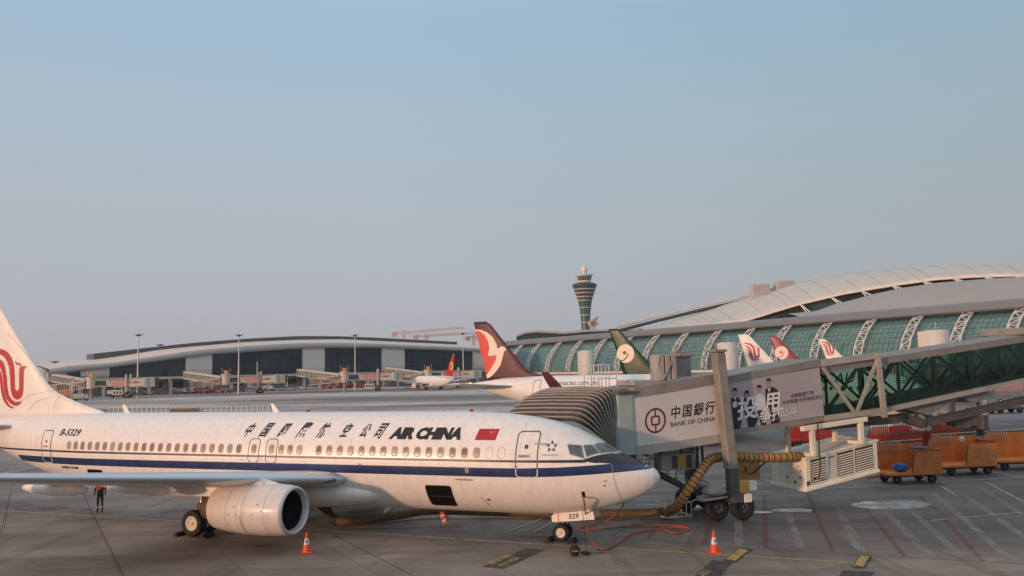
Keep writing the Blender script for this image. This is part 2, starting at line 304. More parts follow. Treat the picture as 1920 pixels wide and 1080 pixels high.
def surf(T, s, a, off=0):
    """fuselage surface: s aft of nose, a degrees from the crown, + = starboard"""
    zc = interp(T['zc'], s); hw = interp(T['hw'], s)+off; c = math.cos(R(a))
    h = (interp(T['top'], s)-zc) if c > 0 else (zc-interp(T['bot'], s)); h += off
    return (-s, -hw*math.sin(R(a)), zc+h*c)
def side(T, s, z, off=.006):
    zc = interp(T['zc'], s); h = (interp(T['top'], s)-zc) if z > zc else (zc-interp(T['bot'], s))
    k = max(-1, min(1, (z-zc)/h)); return surf(T, s, math.degrees(math.acos(k)), off)
def foil(u, tau): return 5*tau*(.2969*math.sqrt(u)-.126*u-.3516*u*u+.2843*u**3-.1015*u**4)
US = [0, .004, .015, .04, .08, .14, .22, .32, .45, .6, .75, .88, 1]
def fin_row(T, z):
    f = T['fin']; return interp([(a, b) for a, b, c in f], z), interp([(a, c) for a, b, c in f], z)
def fin_y(T, s, z, off=.006):
    le, te = fin_row(T, z); ch = te-le; u = max(0, min(1, (s-le)/ch)); return (-s, -(foil(u, .075)*min(ch, 4.6)+off), z)
def make_fin(T, mat, parent):
    rings = []
    for z, le, te in T['fin']:
        ch = te-le; k = min(ch, 4.6)
        rings.append([(-(le+u*ch), foil(u, .075)*k, z) for u in US]+[(-(le+u*ch), -foil(u, .075)*k, z) for u in US[::-1][1:-1]])
    return MB().loft(rings, cap=True, smooth=True).build('tail_fin', mat, parent)
def wing_rings(rows, sgn, us=US, off=0, tau=.11):
    rings = []
    for y, le, te, z in rows:
        ch = te-le; f = lambda u: foil(u, tau)*ch+off
        tz = lambda u: z-.05*ch*u
        up_ = [(-(le-off+u*ch), -sgn*y, tz(u)+f(u)) for u in us]; lo = [(-(le-off+u*ch), -sgn*y, tz(u)-f(u)*.85) for u in us[::-1]]
        rings.append(up_+lo[:-1])
    return rings
def wheel(parent, x, y, r, w, part='wheel'):
    e = MB().lathe([(r*.55, -w*.42), (r*.62, -w/2), (r*.9, -w/2), (r*.985, -w*.34), (r, -w*.12), (r, w*.12), (r*.985, w*.34), (r*.9, w/2), (r*.62, w/2), (r*.55, w*.42)], (x, y, r), 'y', 32).build('tyre', MT['tyre'], parent)
    mb = MB().lathe([(0, -w*.40), (r*.1, -w*.40), (r*.13, -w*.30), (r*.3, -w*.26), (r*.45, -w*.34), (r*.56, -w*.44), (r*.56, w*.44), (r*.45, w*.34), (r*.13, w*.3), (0, w*.38)], (x, y, r), 'y', 24)
    for k in range(6):
        a = k*math.pi/3; mb.tube([(x+r*.36*math.cos(a), y-w*.34, r+r*.36*math.sin(a)), (x+r*.36*math.cos(a), y-w*.2, r+r*.36*math.sin(a))], r*.05, 6)
    mb.build('rim', MT['rim'], e); return e
def airliner(name, label, T, tip, heading, fin_mat, body='white2', group=None, main=False, winglet=None, cat='airliner'):
    """tip = ground point under the nose; heading = angle of the nose below +X"""
    A = thing(name, label, cat, (tip[0], tip[1], 0), -heading, group)
    L = T['L']; n = 64 if main else 28
    ss = [0, .03, .07, .12, .18, .25, .35, .5, .7, .87, 1.1, 1.3, 1.45, 1.6, 1.8, 2.02, 2.25, 2.49, 2.8, 3.32, 3.8, 4.21, 4.7, 5.13, 5.7, 6.3, 7, 8]
    s = 9.5
    while s < L-14: ss.append(s); s += 2
    while s < L: ss.append(s); s += .8
    ss.append(L)
    # smooth the tables a little
    def sm(key):
        t = T[key]; return lambda q: (interp(t, max(0, q-.0))*.5+interp(t, max(0, q-min(.22, q*.25)))*.25+interp(t, q+min(.22, q*.25))*.25)
    T2 = dict(T); 
    for k in ('top', 'bot', 'hw', 'zc'):
        f = sm(k); T2[k] = [(q, f(q)) for q in ss]
    TT = T2
    rings = [[surf(TT, q, 360*k/n) for k in range(n)] for q in ss]
    fu = MB().loft(rings, cap=True, smooth=True).build('fuselage', MT[body], A)
    fin = make_fin(TT, fin_mat, A)
    r0_, r1_, t0, t1, span, z0, z1 = T['stab']
    for sg in (1, -1):
        rows = [(.35, r0_-.1, r1_+.1, z0), (.8, r0_, r1_, z0+.05), (span, t0, t1, z1)]
        MB().loft(wing_rings(rows, sg, tau=.09), cap=True, smooth=True).build('tailplane', MT['wing'], A)
        mb = MB().loft(wing_rings(T['wing'], sg), cap=True, smooth=True); wg = mb.build('wing', MT['wing'], A)
        MB().loft(wing_rings(T['wing'][1:], sg, [0, .004, .015, .04, .07, .1], .006), cap=False, smooth=True).build('slat', MT['metal'], wg)
        if winglet:
            y, le, te, z = T['wing'][-1]
            rows = [(le, te, 0, 0), (le+.7, te+.25, .35, .5), (le+1.55, te+.75, .62, 1.5), (le+2.1, te+1.0, .75, 2.1)]
            rg = [[(-(a+u*(b-a)), -sg*(y+o), z+h-.05) for u in (0, .5, 1)]+[(-(a+u*(b-a)), -sg*(y+o+.07), z+h-.05) for u in (1, .5, 0)] for a, b, o, h in rows]
            MB().loft(rg, cap=True).build('winglet', MT[winglet], wg)
        # engine
        ey, es, ez, k = T['eng']
        eo = (-es, -sg*ey, ez); N_ = 48 if main else 20
        cw = MB().lathe([(.985*k, -.12), (1.02*k, -.35), (1.055*k, -.8), (1.075*k, -1.4), (1.06*k, -2.2), (1.0*k, -2.9), (.88*k, -3.6), (.86*k, -3.62), (.84*k, -3.4), (.7*k, -3.2)], eo, 'x', N_, sq=.94)
        for xx in (-.75, -1.75, -2.55):
            rr = interp([(-2.9, 1.0), (-2.2, 1.06), (-1.4, 1.075), (-.8, 1.055), (-.35, 1.02)], xx)*k+.004
            cw.lathe([(rr, xx), (rr, xx-.022)], eo, 'x', N_, mi=1, sq=.94)
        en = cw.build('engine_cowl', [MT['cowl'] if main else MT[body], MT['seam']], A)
        MB().lathe([(.985*k, -.12), (.95*k, -.03), (.90*k, 0), (.86*k, -.02), (.83*k, -.08), (.79*k, -.25)], eo, 'x', N_, sq=.94).build('inlet_lip', MT['lip'], en)
        MB().lathe([(.79*k, -.25), (.775*k, -.6), (.775*k, -1.0), (.01, -1.0)], eo, 'x', N_, sq=.97).build('inlet_duct', MT['fan'], en)
        fb = MB()
        for b_ in range(24 if main else 0):
            a = 2*math.pi*b_/24
            def P(r_, t, dx): return (eo[0]-.82+dx, eo[1]+r_*math.cos(a+t), eo[2]+r_*math.sin(a+t))
            fb.add([P(.2, -.1, .06), P(.2, .1, -.06), P(.74, .13, -.1), P(.74, .02, .06)], [(0, 1, 2, 3)])
        fb.lathe([(.001, .22), (.06, .18), (.15, .05), (.21, -.1), (.22, -.2)], (eo[0]-.8, eo[1], eo[2]), 'x', 20); fb.build('fan', MT['fan'], en)
        MB().lathe([(.66*k, -3.1), (.6*k, -3.7), (.5*k, -4.25), (.47*k, -4.25), (.4*k, -3.8)], eo, 'x', 24).build('exhaust_nozzle', MT['brown'], en)
        MB().lathe([(.34*k, -3.9), (.27*k, -4.4), (.1*k, -4.8), (.001, -4.88)], eo, 'x', 20).build('exhaust_plug', MT['brown'], en)
        # pylon
        wz = interp([(a, d) for a, b, c, d in T['wing']], ey); wl = interp([(a, b) for a, b, c, d in T['wing']], ey)
        rg = []
        for x_, zt, zb, hw_ in ((-es-.75, ez+1.06*k, ez+.9*k, .03), (-es-1.3, ez+1.2*k, ez+.9*k, .15), (-wl-.1, wz+.12, ez+.75*k, .25), (-wl-1.3, wz+.05, ez+.5, .28), (-wl-3.4, wz-.1, ez+.45, .24), (-wl-5.0, wz-.25, wz-.6, .06)):
            rg.append([(x_, -sg*ey-hw_, zb), (x_, -sg*ey-hw_, zt-.06), (x_, -sg*ey, zt), (x_, -sg*ey+hw_, zt-.06), (x_, -sg*ey+hw_, zb)])
        MB().loft(rg, cap=True, smooth=False).build('pylon', MT[body], wg)
        # flap track fairings
        ffs = ((6.1, 17.9, 21.6), (8.8, 19.6, 23.0), (12.2, 21.4, 24.0)) if main else ((7.5, T['wing'][1][1]+5, T['wing'][1][1]+8.5),)
        for yy, a, b in ffs:
            zz = interp([(p[0], p[3]) for p in T['wing']], yy)-.5
            MB().lathe([(.001, 0), (.12, -.15), (.24, -.8), (.27, -1.5), (.22, -2.6), (.1, -(b-a)+.1), (.001, -(b-a))], (-a, -sg*yy, zz), 'x', 16).build('flap_fairing', MT[body], wg)
        # main gear
        ms, my, mr = T['mg']; g = MB(); my_ = -sg*my
        g.tube([(-ms+.05, my_, 1.9), (-ms, my_, mr)], .1, 10); g.tube([(-ms, my_-.55, mr), (-ms, my_+.55, mr)], .07, 8)
        g.tube([(-ms, my_, 1.2), (-ms+.6, my_+sg*1.2, 1.9)], .06, 8); g.tube([(-ms-.12, my_, .7), (-ms-.3, my_, 1.0), (-ms-.12, my_, 1.4)], .035, 6)
        gg = g.build('main_gear', MT['steel'], A)
        for d in (-.43, .43): wheel(gg, -ms, my_+d, mr, .4)
    # belly fairing
    w1 = T['wing'][1]; a, b = w1[1]-1.7, w1[2]+1.6; rg = []
    zb = interp(T['bot'], 15); 
    for i in range(17):
        t = i/16; q = a+(b-a)*t; k = math.sin(math.pi*min(1, max(0, t)))**.45 if 0 < t < 1 else 0.02
        hw_ = 1.2+.76*k; hh = .25+.56*k
        rg.append([(-q, -hw_*math.copysign(abs(math.cos(2*math.pi*j/24))**.75, math.cos(2*math.pi*j/24)), zb+.78+hh*math.sin(2*math.pi*j/24)*(1.06 if math.sin(2*math.pi*j/24) < 0 else .9)-.02) for j in range(24)])
    MB().loft(rg, cap=True, smooth=True).build('belly_fairing', MT[body], A)
    ns, ny_, nr = T['ng']; g = MB()
    g.tube([(-ns+.1, 0, interp(T['bot'], ns)+.3), (-ns, 0, nr)], .075, 10); g.tube([(-ns, -.3, nr), (-ns, .3, nr)], .05, 8)
    g.tube([(-ns, 0, nr+.35), (-ns+.55, 0, interp(T['bot'], ns)+.2)], .04, 6); g.tube([(-ns+.07, 0, .5), (-ns+.22, 0, .72), (-ns+.1, 0, .95)], .025, 6)
    gg = g.build('nose_gear', MT['steel'], A)
    for d in (-ny_, ny_): wheel(gg, -ns, d, nr, .2)
    A['_'] = 0; del A['_']
    return A, TT, fin
# ================================================================== main aircraft
TH = .37082; NOSE = (5.5366, 32.388)
A, TM, FIN = airliner('parked_airliner', 'nearest airliner, white with a dark blue stripe and red bird emblem on its fin', T737, NOSE, TH, MT['white'], 'white', main=True)
sd = lambda off: (lambda u, v: side(TM, -u, v, off))       # figure coordinates: x = -s, y = height
sa = lambda off: (lambda u, v: surf(TM, -u, v, off))       # figure coordinates: x = -s, y = angle
def strip(name, mat, tab, off=.005, k=5, sides=(1, -1)):
    mb = MB()
    for sg in sides:
        g = []
        for s, lo, hi in tab:
            row = []
            for i in range(k):
                p = side(TM, s, lo+(hi-lo)*i/(k-1), off); row.append((p[0], p[1]*sg, p[2]))
            g.append(row)
        mb.loft(g, closed=False, smooth=True)
    return mb.build(name, mat, A)
def dense(tab, st=.25):
    out = []; s = tab[0][0]
    while s < tab[-1][0]:
        out.append((s, interp([(a, b) for a, b, c in tab], s), interp([(a, c) for a, b, c in tab], s))); s += st if s > 3 else .06
    out.append(tab[-1]); return out
strip('blue_stripe', MT['navy'], dense([(.14, 3.0, 3.02-.002), (.3, 2.93, 3.04), (.64, 2.92, 3.12), (.9, 2.9, 3.16), (1.55, 2.86, 3.19), (2.5, 2.79, 3.13), (3.5, 2.73, 3.07), (5, 2.67, 3.02), (30, 2.64, 2.98), (33.5, 2.66, 2.98)]))
strip('thin_stripe', MT['stripe'], dense([(2.55, 3.235, 3.35), (3.5, 3.24, 3.345), (5, 3.24, 3.33), (37.2, 3.24, 3.33)]), .005, 3)
# dark anti-glare panel ahead of the windscreen (s, angle)
lo = [(2.6, 73), (2.2, 71.5), (1.76, 64), (1.4, 56), (1.05, 43), (.8, 32), (.62, 20), (.55, 0)]
hi = [(2.6, 67), (2.5, 66), (2.1, 50), (1.95, 43), (1.6, 20), (1.5, 0)]
conform(fig_polys([[(-a, b) for a, b in lo]+[(-a, -b) for a, b in lo[::-1][1:]]+[(-a, -b) for a, b in hi]+[(-a, b) for a, b in hi[::-1][1:]]]), 'antiglare_panel', MT['anti'], sa(.007), A, .08, 5)
# cockpit windows
wins = [[(3.27, 52), (3.13, 65.5), (2.64, 67), (2.80, 45.5)], [(2.71, 43), (2.46, 34.5), (2.13, 45.5), (2.52, 62.5)], [(2.36, 31), (2.12, 3), (1.62, 3), (1.72, 22), (2.04, 43)]]
for sg in (1, -1):
    for w in wins:
        P = [(-s, a*sg) for s, a in w]; cx = sum(p[0] for p in P)/len(P); cy = sum(p[1] for p in P)/len(P)
        fr = conform(fig_polys([[(cx+(x-cx)*1.17, cy+(y-cy)*1.14) for x, y in P]]), 'cockpit_window', MT['seam'], sa(.009), A, .08, 4)
        conform(fig_polys([P]), 'pane', MT['cockpit'], sa(.015), fr, .08, 4)
# cabin windows
i_s = lambda i: 28.98-.5005*i
wl = [i_s(i) for i in range(23)]+[17.65, 16.71]+[16.2, 15.74, 15.25]+[14.26-.5265*i for i in range(15)]
wl = [s for k, s in enumerate(wl)]
for s in wl:
    if abs(s-17.97) < .12: continue
    fr = conform(fig_polys([rrect(-s, 3.59, .30, .42, .13)]), 'cabin_window', MT['winframe'], sd(.006), A, 0, .12)
    conform(fig_polys([rrect(-s, 3.59, .215, .325, .10)]), 'pane', MT[random.choice(('winpane', 'winpane', 'winpane2', 'winpane3'))], sd(.012), fr, 0, .12)
for s in (6.35, 5.85):
    conform(stroke_fig(rrect(-s, 3.59, .28, .42, .12), .012), 'window_plug', MT['seam'], sd(.006), A, 0, .1)
# doors
def door(name, s, zb, zt, w, col='outline', wd=.045, r=.14, ang=0):
    z = (zb+zt)/2; d = conform(fig_polys([rrect(-s, z, w, zt-zb, r)]), name, MT['white'], sd(.003), A, .2, .1)
    lp = rrect(-s, z, w, zt-zb, r, 6); m = []
    for i in range(len(lp)):     # subdivide straight runs
        p, q = Vector(lp[i]), Vector(lp[(i+1) % len(lp)]); k = max(1, int((q-p).length/.08)); m += [tuple(p+(q-p)*j/k) for j in range(k)]
    conform(stroke_fig(m, wd), 'door_outline', MT[col], sd(.009), d, 0, 0)
    lw = [p for p in m if p[1] < 3.42]
    conform(stroke_fig([p for p in m if p[1] < 3.03 and p[0] < -s]+[p for p in m if p[1] < 3.03 and p[0] >= -s], wd*.9, False), 'door_outline', MT['outl_w'], sd(.012), d, 0, 0)
    return d
d = door('front_door', 4.82, 2.68, 4.39, .86)
conform(fig_polys([rrect(-4.85, 3.83, .15, .17, .07)]), 'door_porthole', MT['greyd'], sd(.012), d, 0, .05)
conform(fig_polys([rrect(-4.92, 3.48, .5, .1, .05)]), 'door_handle', MT['seam'], sd(.012), d, 0, .05)
conform(fig_polys([rrect(-4.92, 3.49, .22, .035, .015)]), 'door_handle', MT['red'], sd(.018), d, 0, .05)
conform(fig_polys([rrect(-4.3, 3.93, .5, .06, .02)]), 'door_hinge', MT['steel'], sd(.02), d, 0, .05)
d = door('rear_door', 30.75, 2.68, 4.28, .72)
conform(fig_polys([rrect(-30.75, 3.75, .13, .13, .06)]), 'door_porthole', MT['greyd'], sd(.012), d, 0, .05)
conform(fig_polys([rrect(-30.8, 3.5, .35, .06, .02)]), 'door_handle', MT['red'], sd(.012), d, 0, .05)
for s in (17.65, 16.71): door('overwing_exit', s, 3.02, 4.02, .56, wd=.035, r=.16)
def cargo(s, zb, zt, w, name):
    q = [(s+w/2, zt), (s-w/2, zt), (s-w/2-.02, zb), (s+w/2-.04, zb)]
    d = conform(fig_polys([rrect(-s, (zt+zb)/2, w+.05, zt-zb+.045, .12)]), name, MT['seam'], sd(.004), A, .3, .08)
    conform(fig_polys([rrect(-s, (zt+zb)/2, w, zt-zb, .1)]), 'hold_opening', MT['darkhole'], sd(.010), d, .3, .08)
    conform(fig_polys([[(-s-w/2+.1, zb+.43), (-s+w/2-.08, zb+.43), (-s+w/2-.08, zb+.45), (-s-w/2+.1, zb+.45)]]), 'hold_lining', MT['greyd'], sd(.014), d, .3, .08)
cargo(8.68, 1.36, 2.25, 1.15, 'cargo_door'); cargo(27.3, 1.62, 2.44, 1.05, 'cargo_door')
# lettering
def text_on(body, size, x, z, shear=0, bold=0, width=1, mat='black', name='lettering', off=.009, dv=.1, du=.4, sp=1.0, fn=None, parent=None):
    return conform(fig_text(body, size, shear, bold, width, sp=sp), name, MT[mat], fn or sd(off), parent or A, du, dv, x, z)
cn = [-18.2+i*.86 for i in range(8)]; pos = [455, 487, 521, 560, 595, 636, 668, 703]
stn = [18.50, 17.60, 16.62, 15.62, 14.60, 13.42, 12.46, 11.78]
sz_ = [.62, .66, .62, .70, .64, .60, .58, .70]
for c_, s_, q in zip('中国國際航空公司', stn, sz_):
    text_on(c_, q*.97, -s_+.02, 4.16+(.66-q)*.3, .40, .015, .66, name='calligraphy', du=.2)
text_on('AIR CHINA', .565, -10.88, 4.11, .27, .040, 1.15, name='airline_name', sp=.98)
text_on('B-5329', .44, -29.9, 4.05, .26, .010, 1.16, name='registration')
text_on('BOEING 737-800', .16, -29.8, 2.43, .2, .006, 1.15, name='type_name', dv=.08)
text_on('www.airchina.com', .12, -7.85, 2.50, .1, .002, .85, mat='red', name='web_address', dv=.08)
text_on('STAR ALLIANCE', .085, -4.2, 3.50, 0, 0, 1, mat='outline', name='alliance_name', dv=.08)
conform(fig_polys([[(-7.04, 4.07), (-6.16, 4.07), (-6.08, 4.49), (-6.94, 4.49)]]), 'flag', MT['flagred'], sd(.008), A, .3, .1)
def star(cx, cy, r, rot=90): return [(cx+(r if k % 2 == 0 else r*.4)*math.cos(R(rot+36*k)), cy+(r if k % 2 == 0 else r*.4)*math.sin(R(rot+36*k))) for k in range(10)]
conform(fig_polys([star(-6.40, 4.36, .055), star(-6.29, 4.44, .02), star(-6.25, 4.39, .02), star(-6.25, 4.33, .02), star(-6.29, 4.28, .02)]), 'flag_star', MT['yellow'], sd(.012), A, 0, .1)
P = []
for k in range(5):
    a = R(90+72*k); c0 = Vector((-3.87, 3.84)); r1 = Vector((math.cos(a), math.sin(a))); t1 = Vector((-r1.y, r1.x))
    P.append([tuple(c0+r1*.23+t1*.03), tuple(c0+r1*.11-t1*.08), tuple(c0+r1*.09+t1*.05)])
conform(fig_polys(P), 'alliance_star', MT['greyd'], sd(.009), A, .1, .08)
conform(stroke_fig([(-7.3+.07*math.cos(R(k*30)), 2.9+.1*math.sin(R(k*30))) for k in range(12)], .03), 'service_port', MT['seam'], sd(.012), A, 0, 0)
conform(fig_polys([[(-7.3+.07*math.cos(R(k*30)), 2.9+.1*math.sin(R(k*30))) for k in range(12)]]), 'service_port', MT['winpane'], sd(.009), A, 0, 0)
for s, z, w, h in ((1.85, 2.55, .14, .035), (1.9, 2.37, .09, .05), (5.2, 3.1, .08, .03), (6.6, 1.72, .14, .08), (12.2, 3.05, .1, .05), (18.25, 3.13, .06, .04), (17.2, 3.13, .06, .04), (7.9, 3.05, .16, .012)):
    conform(fig_polys([rrect(-s, z, w, h, h*.45)]), 'probe', MT['greyd'], sd(.013), A, 0, .1)
conform(stroke_fig([(-1.64, 3.18)]+[(-1.60+.22*t/12, 3.1-1.35*t/12) for t in range(13)], .014, False), 'radome_seam', MT['seam'], sd(.012), A, 0, 0)
conform(stroke_fig([(-7.1+.45*t/8, 2.2-.75*t/8) for t in range(9)][4:], .02, False), 'drain_stain', MT['red'], sd(.01), A, 0, 0)
conform(fig_polys([rrect(-2.72, 2.03, .12, .24, .02)]), 'power_receptacle', MT['black'], sd(.012), A, 0, .06)
# phoenix on the fin
conform(fig_polys([[(-ph_map(u, v)[0], ph_map(u, v)[1]) for u, v in p] for p in PH]), 'bird_emblem', MT['red'], lambda u, v: fin_y(TM, -u, v, .012), FIN, .4, .4)
for pts in ([(31.9, 5.2), (31.7, 5.75), (31.55, 6.05)], [(31.5, 5.2), (31.4, 5.75)], [(35.3, 5.2), (33.6, 6.05), (31.8, 6.3), (36.2, 10.0)], [(33.8, 5.2), (33.0, 5.75), (31.7, 6.0)]):
    q = []
    for (a, b), (c, d) in zip(pts, pts[1:]): q += [(-(a+(c-a)*t/6), b+(d-b)*t/6) for t in range(6)]
    conform(stroke_fig(q, .014, False), 'panel_seam', MT['seam'], lambda u, v: fin_y(TM, -u, v, .014), FIN, 0, 0)
# antennas, beacons
for s in (18.0, 27.1):
    z = 5.1; MB().prism([(0, 0), (.34, 0), (-.02, .42), (-.16, .42)], lambda u, v, k: (-s+u, (-.02 if k else .02)*(1-.5*v), z+v-.02)).build('antenna', MT['white2'], A)
for s in (16.1, 7.9): MB().lathe([(.09, 0), (.09, .05), (.05, .11), (.001, .13)], (-s, 0, 5.1), 'z', 12).build('beacon_light', MT['red'], A)
MB().prism([(0, 0), (.3, 0), (-.1, -.28), (-.2, -.28)], lambda u, v, k: (-12.0+u, .02 if k else -.02, 1.03+v)).build('antenna', MT['white2'], A)
# landing light in the wing root, engine details, gear door with number
MB().lathe([(.001, .05), (.16, .03), (.22, 0)], (0, 0, 0), 'y', 20).build('landing_light', MT['cockpit'], A).matrix_local = Matrix.Translation((-13.35, -2.42, 2.42)) @ Matrix.Rotation(R(52), 4, 'Z') @ Matrix.Rotation(R(180), 4, 'Z') @ Matrix.Diagonal((1.5, 1, .55, 1))
ng = [o for o in C.objects if o.parent == A and o.name.startswith('nose_gear')][0]
def gd(u, v, k): return (-u, -.34-(.03 if k else 0), v)
dr = MB().prism([(2.55, .97), (2.62, 1.27), (2.75, 1.31), (4.22, 1.10), (4.33, 1.0), (4.31, .80), (4.22, .77), (2.72, .93), (2.6, .93)], gd).build('gear_door', MT['white'], ng)
dr2 = MB().prism([(2.55, .97), (2.62, 1.27), (2.75, 1.31), (4.22, 1.10), (4.33, 1.0), (4.31, .80), (4.22, .77), (2.72, .93), (2.6, .93)], lambda u, v, k: (-u, .34+(.03 if k else 0), v)).build('gear_door', MT['white'], ng)
conform(fig_text('329', .26, .0, .006, 1.1), 'door_number', MT['black'], lambda u, v: (u, -.374, v+.11*(u+3.7)), dr, 0, 0, -3.62, .92)
conform(stroke_fig([(-4.05, .77), (-4.05, 1.12)], .04, False), 'red_ribbon', MT['orange'], lambda u, v: (u, -.374, v), dr, 0, 0)
for o in [o for o in C.objects if o.name.startswith('engine_cowl') and o.parent == A][:1]:
    def cf(u, v):   # x, angle deg below horizontal
        rr = interp([(-2.9, 1.0), (-2.2, 1.06), (-1.4, 1.075), (-.8, 1.055), (-.35, 1.02)], u)+.006
        a = R(180+v); d_ = rr*math.sin(a); d_ = d_*.94 if d_ < 0 else d_
        return (-13.2+u, -4.83+rr*math.cos(a), 1.55+d_)
    conform(stroke_fig([(-1.85, 4), (-1.85, 20), (-1.82, 40), (-1.7, 58)], .02, False), 'drain_line', MT['bank'], cf, o, 0, 6)
    conform(stroke_fig([(-2.05, -8), (-1.7, -8), (-1.7, 9), (-2.05, 9)], .012), 'access_panel', MT['seam'], cf, o, 0, 6)
    for x_, v_ in ((-1.35, 1), (-2.95+.5, 2), (-2.2, -14), (-1.1, -20), (-.9, -9)):
        conform(fig_polys([rrect(x_, v_, .05, 2.8, .02)]), 'latch', MT['seam'], cf, o, 0, 3)
# ------------------------------------------------------------------ chocks, cones and ground things by the aircraft
cA, sA = math.cos(TH), math.sin(TH)
def PL(s, lat, z=0): return Vector((NOSE[0]-s*cA-lat*sA, NOSE[1]+s*sA-lat*cA, z))
def chock(p, rz, label):
    t = thing('wheel_chock', label, 'wheel chock', p, rz, 'wheel chocks by the aircraft tyres')
    MB().prism([(-.16, 0), (.16, 0), (.02, .17), (-.02, .17)], lambda u, v, k: (u, -.3+.6*k, v)).build('chock_block', MT['cloth'], t)
    MB().tube([(.0, -.3, .1), (.1, -.42, .03), (.3, -.45, .03)], .015, 6).build('chock_rope', MT['greyd'], t)
chock(PL(4.45, .25), -TH, 'black rubber chock behind the nose wheel'); chock(PL(3.5, .28), -TH, 'black rubber chock in front of the nose wheel')
chock(PL(20.3, 3.3), -TH, 'black rubber chock behind the main wheel next to the engine'); chock(PL(18.85, 3.3), -TH, 'black rubber chock under the engine in front of the main wheel')
def cone(p, label, hgt=.75):
    t = thing('traffic_cone', label, 'traffic cone', p, .2, 'traffic cones on the apron')
    k = hgt/.75
    MB().bbox((-.2*k, -.2*k, 0), (.2*k, .2*k, .045), .012).build('cone_base', MT['orange'], t)
    MB().lathe([(.155*k, .045), (.15*k, .08), (.105*k, .3*k), (.062*k, .52*k), (.028*k, .72*k), (.022*k, .75*k), (.001, .75*k)], n=24).build('cone_body', MT['orange'], t)
    MB().lathe([(.109*k, .3*k), (.066*k, .52*k)], n=24).build('white_sleeve', MT['rail'], t)
    MB().box((-.035, -.102*k, .37*k), (.035, -.085*k, .46*k)).build('sleeve_mark', MT['blue'], t)
cone(G(575, 1036), 'orange traffic cone with a white sleeve below the engine inlet', .78); cone(G(1340, 1037), 'red traffic cone with a white sleeve right of the nose wheel on the yellow line', .82)
# black fan bag and its cable
t = thing('tool_bag', 'small black rounded bag on the concrete right of the nose wheel', 'bag', G(1078, 1042))
MB().lathe([(.001, -.13), (.15, -.13), (.19, -.1), (.2, 0), (.19, .1), (.15, .13), (.001, .13)], (0, 0, .2), 'y', 20).build('bag_body', MT['cloth'], t)
MB().tube([(-.1, 0, .38), (-.05, 0, .43), (.05, 0, .43), (.1, 0, .38)], .012, 6).build('bag_handle', MT['greyd'], t)
conform(fig_polys([rrect(0, .2, .24, .03, .01)]), 'bag_badge', MT['orangebox'], lambda u, v: (u, -.14, v), t, 0, 0)
t = thing('headset_cable', 'thin black cable hanging from the nose to a coil beside the black bag', 'cable', G(1100, 1040))
p0 = G(1100, 1040); top = PL(2.85, 1.0, 1.55)-p0
cb = [top, top*.5+Vector((-.02, 0, 0)), Vector((0, 0, .1)), Vector((-.04, -.03, .03))]+[Vector((-.05+.16*math.cos(k*.8), .1*math.sin(k*.8), .03+.004*k)) for k in range(24)]+[Vector((.3, .1, .02)), Vector((.75, .2, .02))]
MB().tube(cb, .012, 6).build('cable_run', MT['black'], t)
MB().bbox((-.1, -.08, 0), (.14, .08, .1), .02).build('cable_plug', MT['black'], t)
def spline(pts, n=8):
    P = [Vector(p) for p in pts]; P = [P[0]*2-P[1]]+P+[P[-1]*2-P[-2]]; out = []
    for i in range(1, len(P)-2):
        for k in range(n):
            t_ = k/n; a, b, c, d = P[i-1:i+3]
            out.append(.5*((2*b)+(c-a)*t_+(2*a-5*b+4*c-d)*t_*t_+(3*b-a-3*c+d)*t_**3))
    out.append(P[-2]); return out
rc = PL(2.74, 1.28, 1.93)
pts = [rc, rc+Vector((.03, -.25, -.12)), G(1101, 985, .55), G(1112, 1018, .08), G(1130, 1031, .05), G(1160, 1018, .05), G(1180, 1003, .05), G(1215, 994, .05), G(1262, 989, .05), G(1290, 990, .05), G(1290, 996, .05), G(1262, 999, .05), G(1245, 994, .05)]
tag(MB().tube(spline(pts), .031, 8).build('power_cable', MT['cable']), 'thick orange red power cable dropping from the nose and looping over the concrete', 'power cable', 'power cables from the aircraft nose')
pts = [G(1172, 938, 1.45), G(1166, 952, 1.0), G(1155, 966, .5), G(1135, 977, .1), G(1105, 985, .05), G(1086, 990, .05), G(1092, 994, .05), G(1130, 991, .05), G(1190, 986, .05), G(1250, 985, .05), G(1285, 987, .05), G(1296, 991, .05)]
tag(MB().tube(spline(pts), .026, 8).build('power_cable', MT['cable']), 'thinner red cable curling back along the ground behind the looped cable', 'power cable', 'power cables from the aircraft nose')
